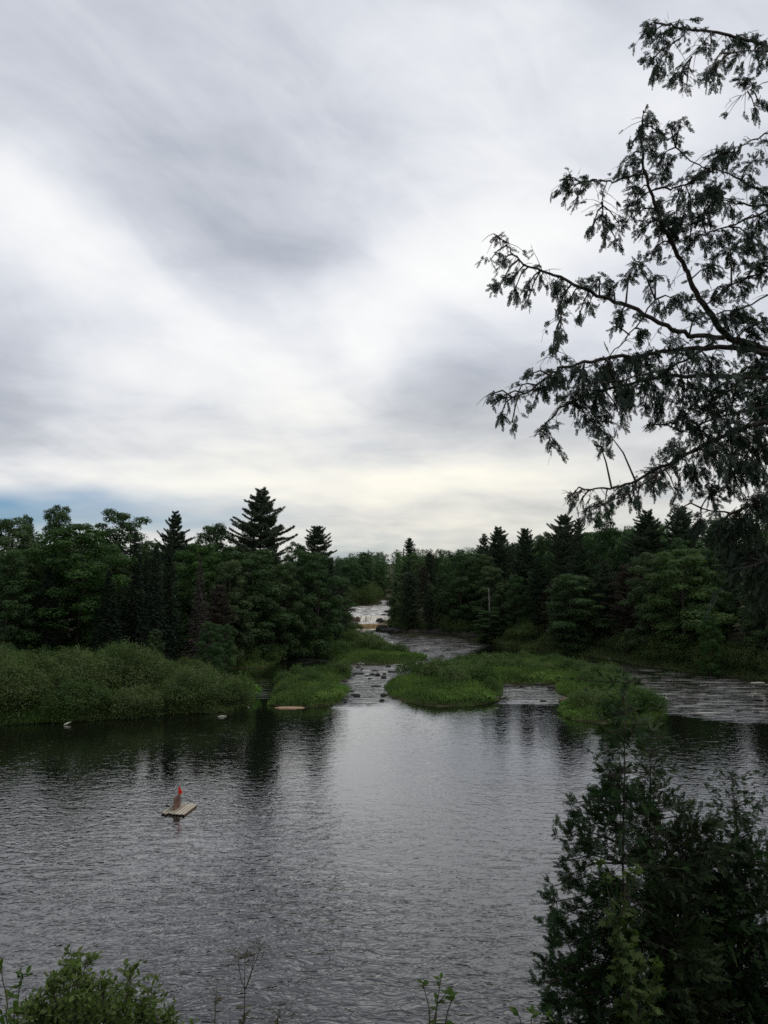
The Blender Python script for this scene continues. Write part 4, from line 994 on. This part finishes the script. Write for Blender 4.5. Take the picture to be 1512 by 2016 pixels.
def cedar_foliage(limbs, blobs, Yd, seed, dens=1.0, Ls=(0.07, 0.13), sprd=0.50, droop=-0.8):
    """limbs: list of (N,3) world polylines; blobs: (px, py, r px, density). returns wood MB, foliage MB"""
    rs = np.random.default_rng(seed); fo_ = MB(); wo = MB()
    LP = np.concatenate([densify(l) for l in limbs])
    for b in blobs:
        px, py, r = b[:3]; dn = b[3] if len(b) > 3 else (1.0 if r < 26 or droop > 0 else 1.15 if r < 36 else 0.85); Y0 = b[4] if len(b) > 4 else None
        # depth follows the nearest limb
        c = at(px, py, Yd if Y0 is None else Y0); j = np.argmin(((LP - c) ** 2 * [1, .25, 1]).sum(1)); near = LP[j]
        yc = (near[1] if Y0 is None else Y0) + rs.normal() * 0.12
        c = at(px, py, yc); rw = r * yc / F
        dist = np.linalg.norm(near - c)
        if dist < 1.6 and dist > 0.02:
            mid_ = (near + c) / 2 + [0, 0, 0.12 * dist]
            wo.tube(densify([near, mid_, c], 3), np.linspace(0.007, 0.0035, 7) * (1 + .5 * min(1, dist)), 4)
        nt = max(2, int(dn * dens * (r / 25.0) ** 2 * 5.0 * (yc / 6.2) ** 2 * (0.10 / np.mean(Ls)) ** 2 + .5))
        for q in range(nt):          # a little twig with fronds in two rows
            off = rs.normal(size=3) * rw * sprd * [1, 1.1, 0.9]
            out = off + (c - near) * (0.8 / (dist + .05)) * rw; out /= np.linalg.norm(out) + 1e-6
            tl = max(.07, rw * rs.uniform(.5, 1.1)); d0 = out * .8 + [0, 0, droop * .6] + rs.normal(size=3) * .3; d0 /= np.linalg.norm(d0)
            p0 = c + off - d0 * tl * .5; sd0 = np.cross(d0, rs.normal(size=3)); sd0 /= np.linalg.norm(sd0)
            m_ = max(4, int(tl / .026)); u = (np.arange(m_) + rs.uniform(0, .5, m_)) / m_
            cur = p0 + d0 * (tl * u)[:, None] + np.array([0, 0, droop * .5]) * (tl * u ** 2)[:, None]
            sg = np.where(np.arange(m_) % 2, 1., -1.)[:, None]
            Dr = d0 * .75 + sg * sd0 * .6 * (1 - u[:, None] * .7) + [0, 0, droop * .58] + rs.normal(size=(m_, 3)) * .16
            Nr = np.cross(d0, sd0) + rs.normal(size=(m_, 3)) * .45
            wo.tube(np.array([p0, cur[m_ // 2], cur[-1]]), [.0032, .0024, .0014], 3)
            if rs.uniform() < .5: wo.tube([c, (c + p0) / 2 + [0, 0, .01], p0], [.0035, .003, .0026], 3)
            place_sprays(fo_, cur, Dr, Nr, rs.uniform(*Ls, m_) * (1.1 - .35 * u), rs, np.clip(rs.normal(.45, .15) + rs.normal(size=m_) * .15, 0, 1))
    return wo, fo_
YC = 6.2
def limb(L, Y0=YC, Y1=None):
    Y1 = Y0 if Y1 is None else Y1; n_ = len(L)
    return np.array([at(p_[0], p_[1], Y0 + (Y1 - Y0) * i / (n_ - 1)) for i, p_ in enumerate(L)])
TRX, TRY = at(1830, 1100, 6.7)[0], 6.7
def trunkpt(py): return at(1830, py, 6.7)
LIMBS = [  # (pixels from trunk side to tip, Ystart, Yend, r0, r1)
    ([(1830, 800), (1650, 730), (1512, 690), (1450, 672), (1425, 655), (1390, 610), (1365, 565), (1350, 530), (1320, 475), (1295, 420), (1280, 375), (1268, 330), (1262, 280), (1265, 240), (1268, 222)], 6.7, 6.0, .034, .004),
    ([(1425, 665), (1357, 659), (1313, 643), (1253, 608), (1200, 590), (1150, 570), (1110, 550), (1070, 535), (1040, 525), (1010, 500), (995, 478), (972, 460)], 6.35, 5.7, .020, .003),
    ([(1830, 830), (1600, 720), (1500, 692), (1430, 682), (1350, 685), (1290, 698), (1200, 705), (1160, 712), (1110, 722), (1080, 738), (1040, 772), (1000, 785), (965, 775)], 6.7, 5.7, .026, .003),
    ([(1418, 662), (1380, 690), (1320, 725), (1250, 745), (1170, 755), (1120, 765)], 6.3, 5.9, .012, .003),
    ([(1830, 880), (1620, 760), (1512, 742), (1400, 740), (1300, 742), (1220, 762), (1150, 780), (1100, 805), (1070, 840), (1085, 870)], 6.7, 6.1, .024, .003),
    ([(1830, 1000), (1600, 850), (1500, 830), (1440, 850), (1380, 880), (1330, 905), (1270, 935), (1220, 960), (1180, 963), (1150, 964), (1125, 975)], 6.7, 5.9, .024, .003),
    ([(1370, 882), (1320, 915), (1260, 955), (1210, 985), (1160, 1005)], 6.2, 5.9, .010, .003),
    ([(1269, 341), (1240, 348), (1206, 357), (1175, 354), (1146, 359), (1125, 352), (1110, 345)], 6.05, 5.9, .009, .003),
    ([(1195, 357), (1186, 385), (1183, 415), (1186, 435)], 6.0, 5.95, .004, .002),
    ([(1289, 373), (1320, 372), (1349, 363), (1384, 341), (1410, 325)], 6.1, 6.2, .009, .004),
    ([(1330, 290), (1350, 310), (1384, 330), (1410, 340)], 6.1, 6.2, .006, .004),
    ([(1830, 180), (1600, 110), (1512, 92), (1480, 80), (1450, 72), (1400, 60), (1350, 58), (1320, 50), (1292, 46), (1270, 42)], 6.7, 5.8, .020, .003),
    ([(1355, 60), (1335, 80), (1310, 98)], 6.0, 5.95, .004, .002),
    ([(1400, 64), (1380, 90), (1362, 112), (1345, 140)], 6.0, 5.95, .004, .002),
    ([(1600, 120), (1512, 102), (1470, 100), (1440, 104)], 6.2, 6.0, .006, .003),
    ([(1700, 200), (1560, 220), (1512, 262), (1485, 276), (1460, 287), (1440, 310)], 6.5, 6.1, .010, .003),
    ([(1700, 230), (1530, 150), (1490, 170), (1460, 188)], 6.5, 6.1, .005, .002),
    ([(1830, 480), (1600, 400), (1512, 385), (1470, 362), (1440, 345), (1410, 335)], 6.7, 6.2, .018, .004),
    ([(1830, 500), (1600, 412), (1512, 403), (1460, 404), (1425, 390)], 6.7, 6.2, .016, .004),
    ([(1830, 520), (1600, 420), (1512, 415), (1450, 440), (1410, 455), (1375, 462)], 6.7, 6.2, .014, .004),
    ([(1830, 700), (1600, 540), (1512, 530), (1440, 560), (1390, 600)], 6.7, 6.3, .014, .004),
    ([(1830, 640), (1650, 500), (1540, 560), (1480, 600), (1405, 620), (1380, 640)], 6.7, 6.4, .012, .004),
    ([(1830, 1050), (1650, 980), (1512, 985), (1440, 1010), (1380, 1000)], 6.8, 6.3, .018, .005),
    ([(1830, 1200), (1650, 1120), (1540, 1100), (1450, 1120)], 6.8, 6.4, .016, .005),
    ([(1830, 780), (1650, 790), (1512, 800), (1420, 820), (1340, 850)], 6.8, 6.3, .016, .005),
    ([(1290, 590), (1240, 660), (1200, 700), (1170, 740)], 6.2, 6.0, .006, .003),
    ([(1110, 722), (1092, 700), (1090, 675), (1100, 640), (1108, 600)], 5.9, 5.8, .004, .002),
]
BL = [(1290, 60, 20), (1280, 50, 14), (1302, 78, 18), (1285, 118, 20), (1295, 135, 20), (1310, 108, 16), (1340, 152, 17), (1352, 168, 9), (1335, 42, 12), (1350, 48, 10), (1400, 92, 16), (1410, 135, 22), (1395, 145, 16), (1420, 120, 14),
      (1440, 80, 16), (1470, 75, 18), (1500, 82, 18), (1445, 112, 12), (1470, 155, 16), (1482, 168, 12), (1495, 205, 16), (1488, 218, 10), (1500, 122, 18),
      (1266, 222, 9), (1272, 246, 18), (1256, 262, 14), (1298, 262, 16), (1318, 248, 13), (1340, 240, 12), (1334, 262, 10), (1280, 290, 25), (1245, 280, 12), (1238, 312, 20), (1230, 330, 14), (1300, 310, 22), (1340, 300, 12), (1260, 375, 20), (1300, 345, 16),
      (1250, 400, 18), (1290, 400, 16), (1262, 340, 14),
      (1430, 305, 26), (1405, 318, 18), (1480, 318, 12), (1456, 292, 14), (1380, 340, 14), (1400, 372, 32), (1360, 400, 28), (1420, 398, 28), (1330, 420, 26), (1380, 430, 28), (1340, 380, 12),
      (1122, 348, 14), (1130, 368, 14), (1136, 392, 9), (1158, 358, 8), (1176, 362, 8),
      (1188, 430, 14), (1164, 452, 12), (1200, 450, 14), (1192, 472, 10), (1170, 440, 10), (1215, 475, 9), (1218, 440, 8),
      (1262, 455, 18), (1245, 430, 14), (1300, 440, 26), (1330, 450, 26), (1290, 488, 16), (1370, 470, 24), (1255, 520, 20), (1290, 545, 22), (1240, 540, 14), (1350, 590, 14), (1400, 525, 26), (1440, 500, 26), (1480, 470, 32), (1500, 520, 34), (1460, 555, 28), (1420, 455, 24), (1500, 430, 26),
      (976, 465, 11), (988, 478, 9), (962, 516, 11), (990, 515, 14), (985, 562, 12), (1015, 545, 16), (1012, 575, 16), (1040, 590, 10), (1040, 560, 16), (1062, 548, 14), (1095, 558, 18), (1125, 585, 20), (1150, 558, 14), (1180, 550, 20), (1208, 570, 18), (1160, 600, 16), (1142, 615, 12), (1222, 618, 16), (1206, 642, 12), (1245, 625, 12), (1265, 655, 18),
      (1092, 658, 9), (1088, 682, 14), (1104, 646, 9), (1102, 600, 9), (1095, 615, 7),
      (1100, 740, 30), (1150, 740, 36), (1200, 728, 38), (1250, 715, 34), (1060, 770, 22), (1048, 735, 13), (1130, 790, 30), (1180, 780, 34), (1230, 780, 34), (995, 778, 18), (985, 818, 16), (1008, 832, 13), (970, 775, 9), (1020, 760, 10), (1070, 842, 13), (1082, 866, 12), (1102, 884, 9), (1058, 852, 10),
      (1180, 835, 24), (1182, 878, 16), (1205, 862, 16), (1155, 820, 18), (1270, 760, 36), (1310, 740, 36), (1290, 800, 26), (1350, 770, 40), (1400, 720, 36), (1350, 700, 28), (1320, 675, 18), (1286, 690, 16), (1225, 830, 12), (1285, 835, 10),
      (1400, 800, 46), (1450, 760, 46), (1500, 720, 46), (1500, 800, 55), (1450, 850, 46), (1380, 850, 34), (1345, 820, 26), (1330, 880, 28), (1400, 900, 42), (1460, 920, 52), (1500, 880, 48), (1360, 930, 30), (1300, 918, 24), (1290, 948, 22), (1250, 955, 18), (1225, 965, 16), (1255, 985, 15), (1330, 965, 14), (1400, 975, 28), (1340, 1000, 14),
      (1130, 972, 11), (1128, 995, 12), (1150, 1005, 12), (1168, 995, 10), (1192, 982, 15), (1145, 985, 9),
      (1500, 990, 52), (1455, 1040, 50, .9, 6.9), (1500, 1110, 60, 1, 6.9), (1415, 1050, 30, .8, 6.9), (1505, 1180, 34, .7, 6.9), (1450, 1110, 26, .7, 6.9), (1380, 1030, 24, .8),
      (1330, 590, 18), (1370, 620, 20), (1300, 600, 16), (1440, 620, 34), (1490, 640, 36), (1410, 570, 18), (1480, 350, 20), (1500, 380, 18), (1460, 680, 20), (1400, 660, 14)]
trunk_g = hz(TRX, TRY)
cedar = empty('cedar_tree', (TRX, TRY, trunk_g))
tag(cedar, 'dark near cedar reaching its boughs across the sky from the right', 'cedar tree')
org = np.array((TRX, TRY, trunk_g))
lw = [limb(l[0], l[1], l[2]) for l in LIMBS]
wo, fo_ = cedar_foliage(lw, BL, YC, 5, 1.7, (0.055, 0.10), 0.46)
rs = np.random.default_rng(8)
for (l, P_) in zip(LIMBS, lw):
    Pd = densify(P_, 4); Pd[1:-1] += rs.normal(size=(len(Pd) - 2, 3)) * 0.006
    wo.tube(Pd, np.linspace(l[3], l[4], len(Pd)), 6)
    # small twigs with sprays along the limb
    n_ = int(len(Pd) * 0.9)
    for q in range(n_):
        i = rs.integers(len(Pd) // 4, len(Pd)); s_ = Pd[i]; dv = rs.normal(size=3) * [.6, .6, .35] + [0, 0, -.35]; dv /= np.linalg.norm(dv); tl = rs.uniform(.05, .2)
        wo.tube([s_, s_ + dv * tl * .5 + [0, 0, .01], s_ + dv * tl], [.003, .0022, .0012], 3)
        if rs.uniform() < .75:
            k_ = rs.integers(1, 4)
            place_sprays(fo_, np.repeat([s_ + dv * tl * .9], k_, 0) + rs.normal(size=(k_, 3)) * .01, np.repeat([dv + [0, 0, -.4]], k_, 0) + rs.normal(size=(k_, 3)) * .4, rs.normal(size=(k_, 3)), rs.uniform(.05, .1, k_), rs, rs.uniform(.2, .7, k_))
zt = np.linspace(-.3, 13.5, 14); TP = np.stack([.06 * np.sin(zt), .05 * np.cos(zt * .8), zt], 1)
trk = MB(); trk.tube(TP, np.linspace(.17, .03, 14), 10)
for m_ in (wo, fo_):
    m_.V = [v - org for v in m_.V]
trk.obj('trunk', M['cedarbark'], cedar, True); wo.obj('boughs', M['cedarbark'], cedar, True); fo_.obj('foliage', M['cedar'], cedar)

# ------------------------------------------------------------------ young cedars (bottom right)
def sapling(name_lab, stem, blobs, Yd, seed, dens=1.0, Ls=(0.07, 0.14)):
    b = at(stem[0][0], stem[0][1], Yd); gz = hz(b[0], Yd); org = np.array((b[0], Yd, gz))
    P_ = np.array([[b[0], Yd, gz - .2]] + [at(q[0], q[1], Yd) for q in stem])
    e = empty('young_cedar', org); tag(e, name_lab, 'young cedar', 'young cedars at the foot of the bluff')
    wo, fo_ = cedar_foliage([P_], blobs, Yd, seed, dens * 2.2, Ls, 0.58, 0.15)
    tk = MB(); Pd = densify(P_, 3); tk.tube(Pd, np.linspace(.026, .003, len(Pd)), 7)
    rs = np.random.default_rng(seed)
    for q in range(170):
        i = rs.integers(len(Pd) // 3, len(Pd)); dv = rs.normal(size=3) * [1, 1, .2] + [0, 0, .25]; l = rs.uniform(.1, .35)
        wo.tube([Pd[i], Pd[i] + dv * l], [.004, .0015], 3); k_ = 4; place_sprays(fo_, Pd[i] + dv * l * rs.uniform(.3, 1, (k_, 1)), dv + rs.normal(size=(k_, 3)) * .5, rs.normal(size=(k_, 3)), rs.uniform(.05, .1, k_), rs, rs.uniform(.2, .8, k_))
    for m_ in (wo, fo_, tk): m_.V = [v - org for v in m_.V]
    tk.obj('trunk', M['cedarbark'], e, True); wo.obj('twigs', M['cedarbark'], e); fo_.obj('foliage', M['ycedar'], e)
rs = np.random.default_rng(21)
B1 = [(1222, 1368, 22, .35), (1240, 1392, 22, .35), (1208, 1412, 26, .4), (1238, 1440, 26, .4), (1196, 1440, 16, .3), (1250, 1420, 18, .3), (1215, 1470, 18, .4), (1195, 1490, 14, .5),
      (1200, 1528, 26), (1222, 1560, 34), (1180, 1560, 18), (1170, 1600, 26), (1131, 1580, 8), (1140, 1612, 14), (1160, 1650, 24), (1122, 1640, 14), (1110, 1648, 13), (1150, 1680, 26), (1200, 1620, 36), (1190, 1675, 18),
      (1112, 1695, 11), (1125, 1720, 18), (1140, 1745, 20), (1088, 1745, 9), (1094, 1775, 16), (1110, 1800, 18), (1095, 1822, 16), (1130, 1840, 24), (1155, 1865, 34), (1090, 1862, 14), (1078, 1900, 14), (1075, 1935, 13), (1110, 1912, 28), (1112, 1960, 28), (1096, 1985, 18), (1150, 1935, 40), (1100, 2020, 24), (1160, 2000, 40),
      (1170, 1790, 30), (1200, 1750, 34), (1210, 1830, 40), (1210, 1900, 44), (1215, 1980, 46)]
B2 = [(1285, 1478, 20, .35), (1304, 1455, 20, .3), (1290, 1510, 20, .4), (1262, 1560, 18), (1300, 1580, 28, .8), (1270, 1620, 32), (1312, 1645, 34), (1290, 1700, 38), (1340, 1600, 22, .7), (1378, 1625, 28, .8), (1400, 1655, 32), (1355, 1665, 30), (1340, 1710, 40),
      (1250, 1690, 26), (1260, 1770, 34), (1300, 1780, 44), (1350, 1790, 44), (1280, 1850, 50), (1340, 1870, 50), (1290, 1940, 54), (1350, 1960, 54), (1300, 2020, 50)]
B3 = [(1448, 1565, 14, .35), (1468, 1600, 22, .4), (1502, 1580, 18, .4), (1455, 1640, 20, .6), (1430, 1685, 32), (1482, 1700, 36), (1500, 1752, 34), (1430, 1745, 42), (1385, 1750, 40), (1400, 1820, 50), (1460, 1830, 54), (1500, 1880, 50), (1400, 1900, 54), (1450, 1960, 56), (1500, 1990, 50), (1400, 2010, 50), (1520, 1650, 24, .6)]
sapling('leftmost young cedar in the lower right corner with the tallest thin top', [(1232, 2100), (1232, 1900), (1226, 1700), (1230, 1520), (1228, 1345)], B1, 8.6, 61, 1.0)
sapling('middle young cedar in the lower right corner', [(1285, 2100), (1283, 1900), (1278, 1700), (1280, 1560), (1282, 1450)], B2, 9.2, 62, 1.1)
sapling('rightmost young cedar at the lower right edge', [(1470, 2100), (1460, 1900), (1455, 1700), (1450, 1620), (1440, 1535)], B3, 9.6, 63, 1.1)

# ------------------------------------------------------------------ maple sapling, shrub, weeds
def maple_leaf():
    a = [(0, 0), (.18, .06), (.42, -.02), (.34, .18), (.62, .34), (.36, .40), (.40, .62), (.16, .54), (0, 1.0), (-.16, .54), (-.40, .62), (-.36, .40), (-.62, .34), (-.34, .18), (-.42, -.02), (-.18, .06)]
    return np.array([(x_, y_, 0.06 * abs(x_) * (-1)) for x_, y_ in a]) 
ML = maple_leaf(); OV = np.array([(0, 0, 0), (.22, .25, .03), (.27, .55, .04), (.15, .85, .02), (0, 1, -.03), (-.15, .85, .02), (-.27, .55, .04), (-.22, .25, .03)])
def put_leaf(mb, shape, p_, d, n_, size, tint):
    d = d / np.linalg.norm(d); n_ = n_ - np.dot(n_, d) * d; n_ /= np.linalg.norm(n_); s_ = np.cross(d, n_)
    V = p_ + size * (shape[:, 0:1] * s_ + shape[:, 1:2] * d + shape[:, 2:3] * n_)
    mb.add(V, [list(range(len(V)))], tint)
def leafy(name, lab, cat, stems, Yd, shape, lsize, per_m, seed, leafm, stemm='stem', base_px=None, spread=.12, r0=.012, droop=-.2, twl=(.08, .3), group=None):
    rs = np.random.default_rng(seed)
    bx = np.mean([s[0][0] for s in stems]); b = at(bx, stems[0][0][1], Yd); gz = hz(b[0], Yd); org = np.array((b[0], Yd, gz))
    e = empty(name, org); tag(e, lab, cat, group); sm = MB(); lm = MB()
    for st in stems:
        yy = Yd + rs.uniform(-.35, .35)
        top = [at(q[0], q[1], yy) for q in st]; root = np.array([org[0] + rs.uniform(-.2, .2), Yd + rs.uniform(-.2, .2), gz - .1])
        P_ = densify([root] + top, 6); P_[1:] += rs.normal(size=(len(P_) - 1, 3)) * .006; sm.tube(P_, np.linspace(r0, .0025, len(P_)), 5)
        L_ = np.concatenate([[0], np.cumsum(np.linalg.norm(np.diff(P_, axis=0), axis=1))]); tot = L_[-1]
        k0 = L_[6] * .35
        nt = int((tot - k0) * per_m)
        for q in range(nt):
            s_ = rs.uniform(k0, tot) if q else tot; c = np.array([np.interp(s_, L_, P_[:, i]) for i in range(3)])
            l = rs.uniform(*twl) * (1.15 - .7 * (s_ / tot) ** 2); dv = rs.normal(size=3) * [1, 1, .3] + [0, 0, .75]; dv /= np.linalg.norm(dv)
            sm.tube([c, c + dv * l], [.003, .0015], 3)
            for f_ in np.linspace(.25, 1.0, max(3, int(l / lsize * 2.2))):
                d = dv * .5 + rs.normal(size=3) * .7 + [0, 0, droop]; put_leaf(lm, shape, c + dv * l * f_, d, np.array([0, 0, 1.0]) + rs.normal(size=3) * .5, lsize * rs.uniform(.65, 1.2), float(np.clip(rs.normal(.5, .25), 0, 1)))
    sm.V = [v - org for v in sm.V]; lm.V = [v - org for v in lm.V]
    sm.obj('stems', M[stemm], e, True); lm.obj('foliage', M[leafm], e)
    return e
leafy('maple_sapling', 'young maple with yellow-green pointed leaves in front of the left young cedar', 'maple sapling',
      [[(1250, 2050), (1225, 1880), (1200, 1760), (1185, 1700)], [(1255, 2050), (1260, 1960), (1250, 1880), (1235, 1800)], [(1250, 2050), (1290, 1960), (1290, 1900)], [(1240, 2050), (1200, 1960), (1165, 1900)], [(1250, 2050), (1215, 1820), (1235, 1740), (1255, 1715)]],
      8.3, ML, .10, 20, 71, 'maple', r0=.012, droop=-.5, twl=(.06, .22))
leafy('leafy_shrub', 'leafy green shrub filling the lower left corner', 'shrub',
      [[(120, 2080), (135, 1960), (142, 1880)], [(150, 2080), (160, 1960), (168, 1890)], [(230, 2080), (250, 1980), (258, 1915)], [(250, 2080), (290, 2000), (302, 1948)], [(200, 2080), (205, 1990), (200, 1935)], [(270, 2090), (320, 2030), (338, 1992)],
       [(90, 2080), (95, 2000), (80, 1955)], [(60, 2080), (60, 2010), (50, 1975)], [(180, 2080), (190, 2020), (225, 1965)], [(110, 2080), (110, 2000), (105, 1930)], [(290, 2100), (340, 2060), (370, 2030)], [(150, 2080), (120, 2020), (25, 1990)], [(220, 2080), (250, 2040), (290, 1985)]] + [[(q + 10, 2090), (q, 2040), (q - 8, 2040 - v)] for q, v in [(40, 30), (75, 60), (100, 75), (125, 110), (150, 130), (165, 95), (185, 110), (210, 85), (235, 105), (260, 90), (285, 70), (310, 50), (60, 20), (120, 60), (175, 60), (230, 50), (330, 25)]],
      6.0, OV, .045, 105, 72, 'shrub', spread=.1, r0=.012, droop=.1, twl=(.06, .24))
leafy('leafy_shrub', 'thin leafy stems at the left edge of the lower left corner', 'shrub',
      [[(18, 2080), (12, 1980), (4, 1905)], [(20, 2080), (30, 1990), (42, 1918)], [(-20, 2080), (-20, 1980), (-30, 1930)]], 5.6, OV, .05, 34, 73, 'shrub', r0=.008, droop=.2, twl=(.04, .12))
def umbel(px0, pxs, Yd, lab, seed):
    rs = np.random.default_rng(seed); b = at(px0[0], px0[1], Yd); gz = hz(b[0], Yd); org = np.array((b[0], Yd, gz)); e = empty('seed_stalk', org); tag(e, lab, 'wild flower')
    sm = MB(); hd = MB(); hds = []; fork = at(px0[0] + 2, px0[1] - 90, Yd)
    sm.tube(densify([[b[0], Yd, gz - .1], b, fork], 4), np.linspace(.006, .003, 9), 5)
    for q in pxs:
        hq = MB(); hds.append(hq)
        tp = at(q[0], q[1], Yd + rs.uniform(-.1, .1)); mid_ = (fork + tp) / 2 + [rs.uniform(-.01, .03), 0, -.02]; sm.tube(densify([fork, mid_, tp], 3), np.linspace(.003, .0018, 7), 4)
        for k_ in range(int(q[2])):
            dv = rs.normal(size=3) * [1, 1, .6] + [0, 0, .5]; dv /= np.linalg.norm(dv); l = rs.uniform(.03, .10); hq.tube([tp, tp + dv * l], [.0012, .0008], 3)
            pp = tp + dv * l + rs.normal(size=(5, 3)) * .012; hq.leaves(pp, rs.normal(size=(5, 3)), l * 0 + .012, .008, rs, rs.uniform(0, 1, 5))
    for k_ in range(8):
        c = b + (fork - b) * rs.uniform(.1, 1); put_leaf(hd, OV, c, rs.normal(size=3) * [1, 1, .3] + [0, 0, .4], np.array([0, 0, 1.0]) + rs.normal(size=3) * .3, .06, .3)
    for m_ in [sm, hd] + hds: m_.V = [v - org for v in m_.V]
    sm.obj('stalk', M['stem'], e, True); hd.obj('foliage', M['seed'], e)
    for hq in hds: hq.obj('seed_head', M['seed'], e)
umbel((480, 2040), [(482, 1885, 16), (500, 1880, 16), (468, 1888, 12), (512, 1870, 10)], 5.2, 'tall dry seed stalk with a feathery top beside the leafy shrub', 81)
umbel((422, 2060), [(426, 1960, 8), (434, 1970, 6)], 5.4, 'short dry seed stalk between the leafy shrub and the tall one', 82)
umbel((545, 2090), [(550, 2000, 8), (575, 2005, 8), (535, 2010, 6)], 5.4, 'short dry seed stalk right of the tall one', 83)
def weed(stems, Yd, lab, seed):
    rs = np.random.default_rng(seed); b = at(stems[0][0][0], 2050, Yd); gz = hz(b[0], Yd); org = np.array((b[0], Yd, gz)); e = empty('weed', org); tag(e, lab, 'weed')
    sm = MB(); lm = MB()
    for st in stems:
        P_ = densify([[b[0], Yd, gz - .1]] + [at(q[0], q[1], Yd) for q in st], 4); sm.tube(P_, np.linspace(.006, .002, len(P_)), 5)
        for k_ in range(7):
            i = rs.integers(6, len(P_)); 
            if k_ < 3: i = len(P_) - 1
            put_leaf(lm, OV, P_[i], rs.normal(size=3) * [1, .6, .3] + [0, 0, .45], np.array([0, -.4, 1.0]) + rs.normal(size=3) * .4, rs.uniform(.025, .055), rs.uniform(0, .5))
    for m_ in (sm, lm): m_.V = [v - org for v in m_.V]
    sm.obj('stems', M['stem'], e, True); lm.obj('foliage', M['shrub'], e)
weed([[(846, 2040), (845, 1985), (832, 1935)], [(856, 2040), (860, 1980), (868, 1928)], [(872, 2040), (882, 1990), (893, 1958)], [(850, 2030), (862, 1975), (880, 1955)]], 4.6, 'small dark-leaved weed with three stems at the bottom edge', 84)
weed([[(1030, 2060), (1025, 2010), (1018, 1990)], [(1045, 2060), (1046, 2005), (1050, 1996)], [(1060, 2060), (1066, 2010), (1080, 2000)]], 5.0, 'low sprig at the bottom edge left of the young cedars', 85)
print('objects', len(bpy.data.objects))
